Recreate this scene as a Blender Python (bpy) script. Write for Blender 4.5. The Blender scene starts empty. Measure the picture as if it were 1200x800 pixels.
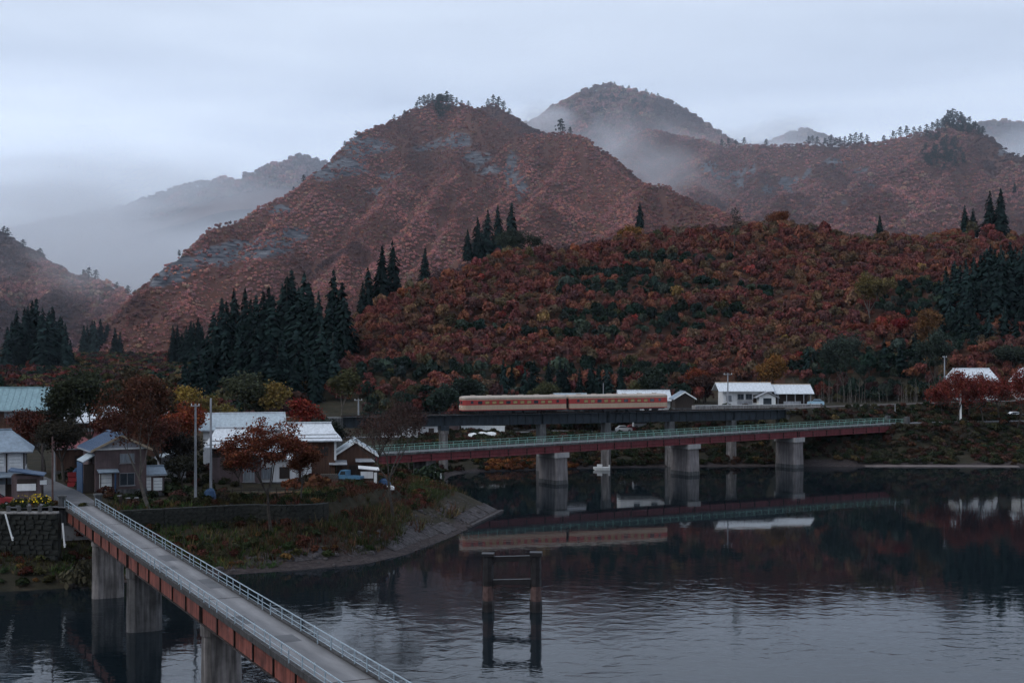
import bpy, math, random
import numpy as np
from mathutils import Vector

# ------------------------------------------------------------------ camera, sky, sun, exposure
scene = bpy.context.scene
COL = scene.collection
H, F = 26.2, 1667.0                      # eye height above the river, focal length in 1200-px units
cam_d = bpy.data.cameras.new("camera"); cam = bpy.data.objects.new("camera", cam_d); COL.objects.link(cam)
cam.location = (0, 0, H); cam.rotation_euler = (math.radians(90), 0, 0)
cam_d.lens = 50.0; cam_d.sensor_width = 36.0; cam_d.clip_start = 0.5; cam_d.clip_end = 20000
scene.camera = cam

world = bpy.data.worlds.new("World"); scene.world = world; world.use_nodes = True
wn, wl = world.node_tree.nodes, world.node_tree.links
wn.clear()
SUN_EL, SUN_AZ = math.radians(42), math.radians(200)
def N(nodes, typ, **kw):
    n = nodes.new(typ)
    for k, v in kw.items(): setattr(n, k, v)
    return n
sky = N(wn, 'ShaderNodeTexSky', sky_type='NISHITA', sun_disc=False, sun_elevation=SUN_EL, sun_rotation=SUN_AZ)
tc = N(wn, 'ShaderNodeTexCoord')
mp = N(wn, 'ShaderNodeMapping'); mp.inputs['Scale'].default_value = (1.6, 1.6, 11.0); mp.inputs['Rotation'].default_value = (0, 0.05, 0.3)
nz = N(wn, 'ShaderNodeTexNoise'); nz.inputs['Scale'].default_value = 1.1; nz.inputs['Detail'].default_value = 5; nz.inputs['Roughness'].default_value = 0.48
nz.inputs['Distortion'].default_value = 0.35
cr = N(wn, 'ShaderNodeValToRGB')
cr.color_ramp.elements[0].position = 0.30; cr.color_ramp.elements[0].color = (0.40, 0.472, 0.605, 1)
cr.color_ramp.elements[1].position = 0.70; cr.color_ramp.elements[1].color = (0.665, 0.75, 0.885, 1)
wl.new(tc.outputs['Generated'], mp.inputs['Vector']); wl.new(mp.outputs['Vector'], nz.inputs['Vector']); wl.new(nz.outputs['Fac'], cr.inputs['Fac'])
b1 = N(wn, 'ShaderNodeBackground'); b1.inputs['Strength'].default_value = 0.08
b2 = N(wn, 'ShaderNodeBackground'); b2.inputs['Strength'].default_value = 1.62
mx = N(wn, 'ShaderNodeMixShader'); mx.inputs[0].default_value = 0.88
wo = N(wn, 'ShaderNodeOutputWorld')
sp = N(wn, 'ShaderNodeSeparateXYZ'); wl.new(tc.outputs['Generated'], sp.inputs[0])
er = N(wn, 'ShaderNodeMapRange'); er.interpolation_type = 'SMOOTHSTEP'; er.inputs['From Min'].default_value = 0.10; er.inputs['From Max'].default_value = 0.24; er.inputs['To Min'].default_value = 1.12; er.inputs['To Max'].default_value = 0.78
wl.new(sp.outputs['Z'], er.inputs['Value'])
vm_ = N(wn, 'ShaderNodeVectorMath', operation='SCALE'); wl.new(cr.outputs[0], vm_.inputs[0]); wl.new(er.outputs[0], vm_.inputs['Scale'])
wl.new(sky.outputs[0], b1.inputs['Color']); wl.new(vm_.outputs[0], b2.inputs['Color'])
wl.new(b1.outputs[0], mx.inputs[1]); wl.new(b2.outputs[0], mx.inputs[2]); wl.new(mx.outputs[0], wo.inputs['Surface'])

sun_d = bpy.data.lights.new("sun", 'SUN'); sun_d.energy = 1.1; sun_d.angle = math.radians(22); sun_d.color = (1.0, 0.985, 0.96)
sun = bpy.data.objects.new("sun", sun_d); COL.objects.link(sun)
# light comes from behind-left of the camera, high up, through the cloud
sdir = Vector((-math.sin(math.radians(62)) * math.cos(SUN_EL), -math.cos(math.radians(62)) * math.cos(SUN_EL), math.sin(SUN_EL)))
sun.rotation_euler = sdir.to_track_quat('Z', 'Y').to_euler()
sky.sun_rotation = math.atan2(sdir.x, sdir.y)

vs = scene.view_settings
vs.view_transform = 'Standard'; vs.look = 'None'; vs.gamma = 1.0; vs.exposure = 0.1; vs.use_curve_mapping = False
cy = scene.cycles
cy.use_denoising = True
cy.max_bounces = 6; cy.diffuse_bounces = 2; cy.glossy_bounces = 3; cy.transmission_bounces = 2; cy.volume_bounces = 4; cy.transparent_max_bounces = 6
cy.use_adaptive_sampling = True; cy.adaptive_threshold = 0.03
cy.volume_step_rate = 1.1; cy.volume_max_steps = 64
cy.sample_clamp_indirect = 4.0

# ------------------------------------------------------------------ helpers
R = random.Random(7)
rng = np.random.default_rng(11)
rad = math.radians
def gx(px, Y): return (px - 600.0) / F * Y
def gz(py, Y): return H - (py - 400.0) / F * Y
def at(px, py, Y): return Vector((gx(px, Y), Y, gz(py, Y)))

def link(o, parent=None):
    COL.objects.link(o)
    if parent is not None: o.parent = parent
    return o
def tag(o, label=None, cat=None, group=None, kind=None):
    if label: o['label'] = label
    if cat: o['category'] = cat
    if group: o['group'] = group
    if kind: o['kind'] = kind
    return o
def empty(name, loc, rz=0.0, label=None, cat=None, group=None):
    o = bpy.data.objects.new(name, None); link(o)
    o.location = loc; o.rotation_euler = (0, 0, rz); o.empty_display_size = 0.5
    return tag(o, label, cat, group)
def copy_tree(o, parent=None):
    c = o.copy(); link(c, parent)
    for ch in list(o.children): copy_tree(ch, c)
    return c
def np_mesh(name, v, f, mat=None, smooth=False):
    """v (n,3), f (m,k) all faces with k corners"""
    v = np.asarray(v, dtype=np.float32); f = np.asarray(f, dtype=np.int32); m, k = f.shape
    me = bpy.data.meshes.new(name)
    me.vertices.add(len(v)); me.vertices.foreach_set('co', v.ravel())
    me.loops.add(m * k); me.loops.foreach_set('vertex_index', f.ravel())
    me.polygons.add(m); me.polygons.foreach_set('loop_start', np.arange(m, dtype=np.int32) * k)
    if smooth: me.polygons.foreach_set('use_smooth', np.ones(m, dtype=bool))
    me.update(calc_edges=True)
    if mat: me.materials.append(mat)
    return me

class MB:
    def __init__(s): s.v, s.f = [], []
    def add(s, vs_, fs_):
        n = len(s.v); s.v += [tuple(p) for p in vs_]; s.f += [tuple(i + n for i in q) for q in fs_]; return s
    def box(s, c, d, rz=0.0, ry=0.0, rx=0.0):
        x, y, z = d[0] / 2, d[1] / 2, d[2] / 2
        P = [(-x, -y, -z), (x, -y, -z), (x, y, -z), (-x, y, -z), (-x, -y, z), (x, -y, z), (x, y, z), (-x, y, z)]
        out = []
        for (a, b, e) in P:
            if rx: b, e = b * math.cos(rx) - e * math.sin(rx), b * math.sin(rx) + e * math.cos(rx)
            if ry: a, e = a * math.cos(ry) + e * math.sin(ry), -a * math.sin(ry) + e * math.cos(ry)
            if rz: a, b = a * math.cos(rz) - b * math.sin(rz), a * math.sin(rz) + b * math.cos(rz)
            out.append((a + c[0], b + c[1], e + c[2]))
        return s.add(out, [(0, 3, 2, 1), (4, 5, 6, 7), (0, 1, 5, 4), (1, 2, 6, 5), (2, 3, 7, 6), (3, 0, 4, 7)])
    def b2(s, x0, x1, y0, y1, z0, z1): return s.box(((x0 + x1) / 2, (y0 + y1) / 2, (z0 + z1) / 2), (x1 - x0, y1 - y0, z1 - z0))
    def tube(s, p0, p1, r0, r1=None, n=8, caps=True):
        r1 = r0 if r1 is None else r1
        p0, p1 = Vector(p0), Vector(p1); d = (p1 - p0)
        if d.length < 1e-6: return s
        d.normalize(); u = d.orthogonal().normalized(); w = d.cross(u)
        a = [2 * math.pi * i / n for i in range(n)]
        V = [p0 + (u * math.cos(t) + w * math.sin(t)) * r0 for t in a] + [p1 + (u * math.cos(t) + w * math.sin(t)) * r1 for t in a]
        fs_ = [(i, (i + 1) % n, n + (i + 1) % n, n + i) for i in range(n)]
        if caps: fs_ += [tuple(range(n - 1, -1, -1)), tuple(range(n, 2 * n))]
        return s.add(V, fs_)
    def rings(s, rs, cap=True):
        n = len(rs[0]); V = [p for r in rs for p in r]; fs_ = []
        for k in range(len(rs) - 1):
            for i in range(n):
                j = (i + 1) % n; fs_.append((k * n + i, k * n + j, (k + 1) * n + j, (k + 1) * n + i))
        if cap: fs_ += [tuple(range(n - 1, -1, -1)), tuple(range((len(rs) - 1) * n, len(rs) * n))]
        return s.add(V, fs_)
    def prism(s, poly, axis, a, b):
        """poly 2D points, extruded along axis from a to b; axis 'x': (y,z), 'y': (x,z), 'z': (x,y)"""
        n = len(poly)
        def m(p, t): return {'x': (t, p[0], p[1]), 'y': (p[0], t, p[1]), 'z': (p[0], p[1], t)}[axis]
        V = [m(p, a) for p in poly] + [m(p, b) for p in poly]
        fs_ = [(i, (i + 1) % n, n + (i + 1) % n, n + i) for i in range(n)] + [tuple(range(n - 1, -1, -1)), tuple(range(n, 2 * n))]
        return s.add(V, fs_)
    def mesh(s, name, mat, smooth=False):
        me = bpy.data.meshes.new(name); me.from_pydata(s.v, [], s.f)
        import bmesh
        bm = bmesh.new(); bm.from_mesh(me); bmesh.ops.recalc_face_normals(bm, faces=bm.faces); bm.to_mesh(me); bm.free()
        if smooth: me.polygons.foreach_set('use_smooth', [True] * len(me.polygons))
        me.materials.append(mat); return me
    def build(s, name, mat, parent=None, smooth=False):
        return link(bpy.data.objects.new(name, s.mesh(name, mat, smooth)), parent)
def obj(name, me, parent=None, loc=None):
    o = link(bpy.data.objects.new(name, me), parent)
    if loc is not None: o.location = loc
    return o

# ---- value noise
def _hash(ix, iy, seed):
    h = (ix.astype(np.int64) * 374761393 + iy.astype(np.int64) * 668265263 + seed * 144269) & 0x7fffffff
    h = ((h ^ (h >> 13)) * 1274126177) & 0x7fffffff
    return ((h ^ (h >> 16)) & 0xffff) / 65535.0
def vnoise(x, y, seed=0):
    x = np.asarray(x, float); y = np.asarray(y, float)
    ix, iy = np.floor(x), np.floor(y); fx, fy = x - ix, y - iy
    fx = fx * fx * (3 - 2 * fx); fy = fy * fy * (3 - 2 * fy)
    a, b = _hash(ix, iy, seed), _hash(ix + 1, iy, seed); c, d = _hash(ix, iy + 1, seed), _hash(ix + 1, iy + 1, seed)
    return (a + (b - a) * fx) * (1 - fy) + (c + (d - c) * fx) * fy
def fbm(x, y, seed=0, o=4):
    t, amp, s = 0, 0.5, 0
    for k in range(o):
        t = t + amp * vnoise(x * 2 ** k, y * 2 ** k, seed + k * 17); s += amp; amp *= 0.5
    return t / s
def sstep(a, b, x):
    t = np.clip((x - a) / (b - a), 0, 1); return t * t * (3 - 2 * t)

# ------------------------------------------------------------------ materials
def mat(name, col, rough=0.75, var=0.25, scale=2.0, bump=0.0, col2=None, metal=0.0, spec=0.3, stretch=None, coord='Object', stain=0.0):
    m = bpy.data.materials.new(name); m.use_nodes = True; n, l = m.node_tree.nodes, m.node_tree.links
    p = n['Principled BSDF']; p.inputs['Roughness'].default_value = rough; p.inputs['Metallic'].default_value = metal
    p.inputs['Specular IOR Level'].default_value = spec
    t = N(n, 'ShaderNodeTexCoord'); mpn = N(n, 'ShaderNodeMapping')
    if stretch: mpn.inputs['Scale'].default_value = stretch
    l.new(t.outputs[coord], mpn.inputs['Vector'])
    ns = N(n, 'ShaderNodeTexNoise'); ns.inputs['Scale'].default_value = scale; ns.inputs['Detail'].default_value = 6; ns.inputs['Roughness'].default_value = 0.6
    l.new(mpn.outputs['Vector'], ns.inputs['Vector'])
    r = N(n, 'ShaderNodeValToRGB'); e = r.color_ramp.elements
    c2 = col2 if col2 else tuple(c * (1 + var) for c in col)
    c1 = col if col2 else tuple(c * (1 - var) for c in col)
    e[0].position, e[0].color = 0.32, (*c1, 1); e[1].position, e[1].color = 0.68, (*c2, 1)
    l.new(ns.outputs['Fac'], r.inputs['Fac'])
    out = r.outputs[0]
    if stain:
        mp2 = N(n, 'ShaderNodeMapping'); mp2.inputs['Scale'].default_value = (1.3, 1.3, 0.12); l.new(t.outputs[coord], mp2.inputs['Vector'])
        n2 = N(n, 'ShaderNodeTexNoise'); n2.inputs['Scale'].default_value = 2.2; n2.inputs['Detail'].default_value = 5; l.new(mp2.outputs[0], n2.inputs['Vector'])
        r2 = N(n, 'ShaderNodeValToRGB'); r2.color_ramp.elements[0].position = 0.38; r2.color_ramp.elements[1].position = 0.62
        r2.color_ramp.elements[0].color = (1 - stain,) * 3 + (1,); r2.color_ramp.elements[1].color = (1, 1, 1, 1)
        l.new(n2.outputs['Fac'], r2.inputs['Fac'])
        mm = N(n, 'ShaderNodeMix', data_type='RGBA', blend_type='MULTIPLY'); mm.inputs['Factor'].default_value = 1
        l.new(out, mm.inputs['A']); l.new(r2.outputs[0], mm.inputs['B']); out = mm.outputs['Result']
    l.new(out, p.inputs['Base Color'])
    if bump:
        b = N(n, 'ShaderNodeBump'); b.inputs['Strength'].default_value = bump; b.inputs['Distance'].default_value = 0.1
        l.new(ns.outputs['Fac'], b.inputs['Height']); l.new(b.outputs[0], p.inputs['Normal'])
    return m

def foliage_mat():
    m = bpy.data.materials.new("foliage"); m.use_nodes = True; n, l = m.node_tree.nodes, m.node_tree.links; n.clear()
    a = N(n, 'ShaderNodeAttribute', attribute_type='INSTANCER', attribute_name='tint')
    g = N(n, 'ShaderNodeNewGeometry'); 
    r = N(n, 'ShaderNodeMapRange'); r.inputs['To Min'].default_value = 0.5; r.inputs['To Max'].default_value = 1.5
    l.new(g.outputs['Random Per Island'], r.inputs['Value'])
    hsv = N(n, 'ShaderNodeHueSaturation')
    l.new(a.outputs['Color'], hsv.inputs['Color']); l.new(r.outputs[0], hsv.inputs['Value'])
    r3 = N(n, 'ShaderNodeMapRange'); r3.inputs['To Min'].default_value = 0.482; r3.inputs['To Max'].default_value = 0.512
    mlt = N(n, 'ShaderNodeMath', operation='MULTIPLY'); mlt.inputs[1].default_value = 7.31; fr = N(n, 'ShaderNodeMath', operation='FRACT')
    l.new(g.outputs['Random Per Island'], mlt.inputs[0]); l.new(mlt.outputs[0], fr.inputs[0]); l.new(fr.outputs[0], r3.inputs['Value']); l.new(r3.outputs[0], hsv.inputs['Hue'])
    d = N(n, 'ShaderNodeBsdfDiffuse'); t = N(n, 'ShaderNodeBsdfTranslucent'); ms = N(n, 'ShaderNodeMixShader'); ms.inputs[0].default_value = 0.12
    l.new(hsv.outputs[0], d.inputs['Color']); l.new(hsv.outputs[0], t.inputs['Color']); l.new(d.outputs[0], ms.inputs[1]); l.new(t.outputs[0], ms.inputs[2])
    o = N(n, 'ShaderNodeOutputMaterial'); l.new(ms.outputs[0], o.inputs['Surface'])
    return m

def ground_mat(name, cols, scale, extra=None, attr=None, attr_col=None, attr_col2=None):
    """noise mix of three colours; optional vertex attribute blends to rock / mud / gravel"""
    m = bpy.data.materials.new(name); m.use_nodes = True; n, l = m.node_tree.nodes, m.node_tree.links
    p = n['Principled BSDF']; p.inputs['Roughness'].default_value = 0.95; p.inputs['Specular IOR Level'].default_value = 0.1
    g = N(n, 'ShaderNodeNewGeometry')
    ns = N(n, 'ShaderNodeTexNoise'); ns.inputs['Scale'].default_value = scale; ns.inputs['Detail'].default_value = 8; ns.inputs['Roughness'].default_value = 0.65
    l.new(g.outputs['Position'], ns.inputs['Vector'])
    r = N(n, 'ShaderNodeValToRGB'); e = r.color_ramp.elements
    e[0].position, e[0].color = 0.3, (*cols[0], 1); e[1].position, e[1].color = 0.7, (*cols[2], 1); k = e.new(0.5); k.color = (*cols[1], 1)
    l.new(ns.outputs['Fac'], r.inputs['Fac']); out = r.outputs[0]
    if attr:
        a = N(n, 'ShaderNodeAttribute', attribute_name=attr)
        n2 = N(n, 'ShaderNodeTexNoise'); n2.inputs['Scale'].default_value = scale * 8; n2.inputs['Detail'].default_value = 8; n2.inputs['Roughness'].default_value = 0.7
        mp2 = N(n, 'ShaderNodeMapping'); mp2.inputs['Scale'].default_value = (0.5, 0.5, 2.4); mp2.inputs['Rotation'].default_value = (0, rad(-14), 0)
        l.new(g.outputs['Position'], mp2.inputs['Vector']); l.new(mp2.outputs[0], n2.inputs['Vector'])
        r2 = N(n, 'ShaderNodeValToRGB'); r2.color_ramp.elements[0].position = 0.40; r2.color_ramp.elements[1].position = 0.62
        r2.color_ramp.elements[0].color = (*attr_col, 1); r2.color_ramp.elements[1].color = (*attr_col2, 1); l.new(n2.outputs['Fac'], r2.inputs['Fac'])
        ad = N(n, 'ShaderNodeMath', operation='ADD'); sb = N(n, 'ShaderNodeMath', operation='SUBTRACT'); sb.inputs[1].default_value = 0.5
        l.new(ns.outputs['Fac'], sb.inputs[0]); l.new(a.outputs['Fac'], ad.inputs[0]); l.new(sb.outputs[0], ad.inputs[1])
        mr = N(n, 'ShaderNodeMapRange'); mr.inputs['From Min'].default_value = 0.4; mr.inputs['From Max'].default_value = 0.6; l.new(ad.outputs[0], mr.inputs['Value'])
        mm = N(n, 'ShaderNodeMix', data_type='RGBA'); l.new(mr.outputs[0], mm.inputs['Factor']); l.new(out, mm.inputs['A']); l.new(r2.outputs[0], mm.inputs['B']); out = mm.outputs['Result']
    l.new(out, p.inputs['Base Color'])
    b = N(n, 'ShaderNodeBump'); b.inputs['Strength'].default_value = 0.6; b.inputs['Distance'].default_value = 0.25 / scale
    l.new(ns.outputs['Fac'], b.inputs['Height']); l.new(b.outputs[0], p.inputs['Normal'])
    return m

def water_mat():
    m = bpy.data.materials.new("river_water"); m.use_nodes = True; n, l = m.node_tree.nodes, m.node_tree.links
    p = n['Principled BSDF']; p.inputs['Base Color'].default_value = (0.006, 0.010, 0.013, 1); p.inputs['Roughness'].default_value = 0.03
    p.inputs['IOR'].default_value = 1.2; p.inputs['Specular IOR Level'].default_value = 0.5
    g = N(n, 'ShaderNodeNewGeometry')
    def noise(sc, stretch, det, dist=0.0):
        mpn = N(n, 'ShaderNodeMapping'); mpn.inputs['Scale'].default_value = stretch; l.new(g.outputs['Position'], mpn.inputs['Vector'])
        t = N(n, 'ShaderNodeTexNoise'); t.inputs['Scale'].default_value = sc; t.inputs['Detail'].default_value = det; t.inputs['Distortion'].default_value = dist
        l.new(mpn.outputs[0], t.inputs['Vector']); return t
    big = noise(0.42, (1.0, 1.25, 1), 2.0, 0.6); small = noise(1.7, (1.0, 1.2, 1), 2.0, 0.3)
    patch = noise(0.018, (1, 1, 1), 2.0)
    pr = N(n, 'ShaderNodeMapRange'); pr.inputs['From Min'].default_value = 0.38; pr.inputs['From Max'].default_value = 0.64; pr.inputs['To Min'].default_value = 0.15; pr.inputs['To Max'].default_value = 1.0
    l.new(patch.outputs['Fac'], pr.inputs['Value'])
    # the current runs livelier in midstream towards the near bank and lies calm along the far bank
    sx = N(n, 'ShaderNodeSeparateXYZ'); l.new(g.outputs['Position'], sx.inputs[0])
    yr = N(n, 'ShaderNodeMapRange'); yr.inputs['From Min'].default_value = 120; yr.inputs['From Max'].default_value = 165; yr.inputs['To Min'].default_value = 1.0; yr.inputs['To Max'].default_value = 0.10
    l.new(sx.outputs['Y'], yr.inputs['Value'])
    st = N(n, 'ShaderNodeMath', operation='MULTIPLY'); l.new(pr.outputs[0], st.inputs[0]); l.new(yr.outputs[0], st.inputs[1])
    m2 = N(n, 'ShaderNodeMath', operation='MULTIPLY_ADD'); m2.inputs[1].default_value = 0.22
    l.new(small.outputs['Fac'], m2.inputs[0]); l.new(big.outputs['Fac'], m2.inputs[2])
    b = N(n, 'ShaderNodeBump'); b.inputs['Distance'].default_value = 0.082
    l.new(st.outputs[0], b.inputs['Strength']); l.new(m2.outputs[0], b.inputs['Height']); l.new(b.outputs[0], p.inputs['Normal'])
    return m

M = {}
M['fol'] = foliage_mat()
M['bark'] = mat('bark', (0.05, 0.042, 0.036), 0.95, 0.4, 3, 0.4)
M['bark_pale'] = mat('bark_pale', (0.10, 0.088, 0.078), 0.95, 0.35, 3, 0.4)
M['concrete'] = mat('concrete', (0.30, 0.285, 0.27), 0.9, 0.22, 0.9, 0.15, stain=0.45)
M['concrete_dark'] = mat('concrete_dark', (0.10, 0.10, 0.10), 0.95, 0.35, 0.9, 0.2, stain=0.5)
M['kerb_dark'] = mat('kerb_dark', (0.055, 0.052, 0.052), 0.95, 0.35, 1.2, 0.2, stain=0.4)
M['asphalt'] = mat('asphalt', (0.095, 0.095, 0.10), 0.9, 0.2, 0.6, 0.15)
M['red_oxide'] = mat('red_oxide', (0.185, 0.055, 0.040), 0.75, 0.4, 0.9, 0.0, stain=0.5)
M['red_girder'] = mat('red_girder', (0.165, 0.03, 0.036), 0.6, 0.2, 0.8, 0.0, stain=0.3)
M['rail_blue'] = mat('rail_blue', (0.29, 0.355, 0.40), 0.5, 0.15, 3.0)
M['rail_green'] = mat('rail_green', (0.19, 0.34, 0.29), 0.5, 0.15, 3.0)
M['steel_dark'] = mat('steel_dark', (0.022, 0.032, 0.042), 0.6, 0.3, 1.0, stain=0.3)
M['rust_dark'] = mat('rust_dark', (0.035, 0.025, 0.022), 0.8, 0.5, 2.0, 0.3, stain=0.4)
M['timber_wet'] = mat('timber_wet', (0.018, 0.016, 0.017), 0.45, 0.5, 2.0, 0.4)
M['timber_rust'] = mat('timber_rust', (0.085, 0.05, 0.045), 0.8, 0.4, 2.5, 0.4)
M['white_roof'] = mat('white_roof', (0.60, 0.63, 0.66), 0.55, 0.08, 1.2, stain=0.2)
M['zinc_roof'] = mat('zinc_roof', (0.38, 0.44, 0.475), 0.5, 0.12, 1.0, stain=0.2)
M['grey_roof'] = mat('grey_roof', (0.20, 0.25, 0.30), 0.6, 0.15, 1.0, stain=0.2)
M['navy_roof'] = mat('navy_roof', (0.07, 0.11, 0.18), 0.55, 0.15, 1.0, stain=0.2)
M['turq_roof'] = mat('turq_roof', (0.20, 0.30, 0.325), 0.6, 0.12, 0.8, stain=0.2)
M['pink_roof'] = mat('pink_roof', (0.36, 0.14, 0.15), 0.7, 0.2, 1.0, stain=0.2)
M['plaster'] = mat('plaster', (0.62, 0.62, 0.62), 0.85, 0.08, 1.0, stain=0.12)
M['mauve_wall'] = mat('mauve_wall', (0.12, 0.085, 0.085), 0.9, 0.2, 1.2, 0.1, stain=0.25)
M['brown_wall'] = mat('brown_wall', (0.095, 0.05, 0.035), 0.9, 0.3, 2.0, 0.1, stretch=(4, 4, 0.4), stain=0.3)
M['dark_wood'] = mat('dark_wood', (0.035, 0.026, 0.022), 0.85, 0.3, 2.0, stretch=(4, 4, 0.4))
M['pale_gable'] = mat('pale_gable', (0.34, 0.35, 0.38), 0.85, 0.1, 1.0, stain=0.15)
M['white_paint'] = mat('white_paint', (0.72, 0.73, 0.72), 0.55, 0.06, 2.0, stain=0.1)
M['blue_sheet'] = mat('blue_sheet', (0.024, 0.062, 0.13), 0.55, 0.25, 2.0)
M['glass'] = mat('glass', (0.03, 0.04, 0.05), 0.12, 0.3, 1.0, spec=0.6)
M['curtain'] = mat('curtain', (0.17, 0.19, 0.21), 0.35, 0.5, 1.6, stretch=(6, 6, 0.4))
M['frame_grey'] = mat('frame_grey', (0.20, 0.20, 0.21), 0.6, 0.2, 2.0)
M['pole'] = mat('pole', (0.30, 0.31, 0.33), 0.8, 0.15, 1.0, stain=0.3)
M['pole_wood'] = mat('pole_wood', (0.07, 0.055, 0.05), 0.9, 0.3, 2.0)
M['cream'] = mat('cream', (0.43, 0.32, 0.225), 0.45, 0.06, 0.5, stain=0.1)
M['car_red'] = mat('car_red', (0.36, 0.045, 0.04), 0.45, 0.08, 0.5, stain=0.1)
M['train_roof'] = mat('train_roof', (0.40, 0.335, 0.28), 0.6, 0.08, 0.5, stain=0.15)
M['under'] = mat('under', (0.03, 0.03, 0.032), 0.8, 0.3, 2.0)
M['seat_pane'] = mat('seat_pane', (0.32, 0.24, 0.10), 0.3, 0.35, 1.5)
M['stone_wall'] = mat('stone_wall', (0.021, 0.022, 0.019), 0.95, 0.6, 2.2, 0.5)
M['slab'] = mat('slab', (0.060, 0.052, 0.054), 0.95, 0.55, 1.6, 0.8, stain=0.5)
M['sand'] = mat('sand', (0.12, 0.098, 0.092), 0.95, 0.25, 0.5, 0.1)
M['rubber'] = mat('rubber', (0.015, 0.015, 0.015), 0.8, 0.2, 5)
M['veh_white'] = mat('veh_white', (0.70, 0.71, 0.72), 0.35, 0.04, 1, spec=0.5)
M['veh_blue'] = mat('veh_blue', (0.07, 0.17, 0.27), 0.35, 0.1, 1, spec=0.5)
M['veh_pale'] = mat('veh_pale', (0.30, 0.45, 0.55), 0.35, 0.06, 1, spec=0.5)
M['veh_red'] = mat('veh_red', (0.25, 0.025, 0.03), 0.35, 0.06, 1, spec=0.5)
M['road_worn'] = None
M['water'] = water_mat()
M['bank'] = ground_mat('bank_soil', ((0.017, 0.016, 0.011), (0.030, 0.027, 0.018), (0.052, 0.038, 0.027)), 0.35, attr='mud', attr_col=(0.028, 0.023, 0.023), attr_col2=(0.062, 0.050, 0.049))
M['floor'] = ground_mat('forest_floor', ((0.035, 0.022, 0.016), (0.06, 0.03, 0.022), (0.09, 0.045, 0.028)), 0.12)
M['mount'] = ground_mat('mountain_soil', ((0.06, 0.032, 0.026), (0.09, 0.042, 0.032), (0.12, 0.06, 0.042)), 0.03, attr='rock', attr_col=(0.028, 0.032, 0.042), attr_col2=(0.165, 0.165, 0.175))

# deck surface: worn concrete with two paler wheel tracks along the bridge (wear)
def deck_mat():
    m = mat('deck_concrete', (0.145, 0.143, 0.148), 0.9, 0.2, 0.7, 0.12, stretch=(0.35, 1.5, 1), stain=0.0)
    n, l = m.node_tree.nodes, m.node_tree.links; p = n['Principled BSDF']
    src = p.inputs['Base Color'].links[0].from_socket
    t = N(n, 'ShaderNodeTexCoord'); s = N(n, 'ShaderNodeSeparateXYZ'); l.new(t.outputs['Object'], s.inputs[0])
    a = N(n, 'ShaderNodeMath', operation='ABSOLUTE'); l.new(s.outputs['Y'], a.inputs[0])
    r = N(n, 'ShaderNodeValToRGB'); e = r.color_ramp.elements
    e[0].position, e[0].color = 0.10, (0.92, 0.92, 0.92, 1); e[1].position, e[1].color = 1.0, (0.62, 0.6, 0.58, 1)
    k = e.new(0.45); k.color = (1.35, 1.33, 1.3, 1); k = e.new(0.75); k.color = (1.2, 1.18, 1.15, 1)
    dv = N(n, 'ShaderNodeMath', operation='DIVIDE'); dv.inputs[1].default_value = 1.45; l.new(a.outputs[0], dv.inputs[0]); l.new(dv.outputs[0], r.inputs['Fac'])
    mm = N(n, 'ShaderNodeMix', data_type='RGBA', blend_type='MULTIPLY'); mm.inputs['Factor'].default_value = 1
    l.new(src, mm.inputs['A']); l.new(r.outputs[0], mm.inputs['B']); l.new(mm.outputs['Result'], p.inputs['Base Color'])
    return m
M['deck'] = deck_mat()

# ------------------------------------------------------------------ terrain functions
SHORE = np.array([(-420, 147), (-120, 146), (-75, 146), (-58, 147.5), (-48, 151), (-40, 156), (-31.5, 160), (-24, 163.5), (-17, 168), (-13, 175), (-8, 191), (-1.2, 219.5),
                  (-2.5, 222), (-6, 230), (-9, 240), (-11, 251), (-13, 264), (-12, 277), (-9, 285), (0, 289), (15, 294), (30, 297), (45, 298.5), (60, 299.5), (76, 298.5), (103, 298), (140, 295), (210, 290), (420, 281)], float)
def shore_dist(x, y):
    sh = x.shape; px_, py_ = x.ravel(), y.ravel(); best = np.full(px_.shape, 1e9); 
    inside = np.zeros(px_.shape, bool)
    poly = np.vstack([SHORE, [(420, 3000), (-420, 3000)]])
    for i in range(len(SHORE) - 1):
        a, b = SHORE[i], SHORE[i + 1]; d = b - a; L = d @ d
        t = np.clip(((px_ - a[0]) * d[0] + (py_ - a[1]) * d[1]) / L, 0, 1)
        best = np.minimum(best, np.hypot(px_ - a[0] - t * d[0], py_ - a[1] - t * d[1]))
    for i in range(len(poly)):
        a, b = poly[i], poly[(i + 1) % len(poly)]
        c = ((a[1] > py_) != (b[1] > py_))
        with np.errstate(divide='ignore', invalid='ignore'):
            c &= px_ < (b[0] - a[0]) * (py_ - a[1]) / (b[1] - a[1]) + a[0]
        inside ^= c
    return np.where(inside, best, -best).reshape(sh)
RAILX = np.array([-420, -200, -33, 0, 55, 62, 72, 90, 110, 140, 200, 420.0]); RAILY = np.array([225, 250, 275.6, 287, 306, 310.5, 319, 331, 343, 354, 366, 382.0])
def rail_y(x): return np.interp(x, RAILX, RAILY)
HCX = np.array([-300, -160, -110, -80, -55, -46, -27, -11, 14, 35, 60, 90, 120, 153, 187, 240, 330, 520.0])
HCY = np.array([470, 465, 460, 450, 435, 430, 450, 465, 480, 490, 495, 500, 500, 510, 520, 530, 540, 560.0])
HCZ = np.array([10, 11, 13, 17, 25, 33, 42, 50, 55, 60.5, 60.5, 65.5, 58.5, 62, 61, 62, 66, 70.0])
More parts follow.
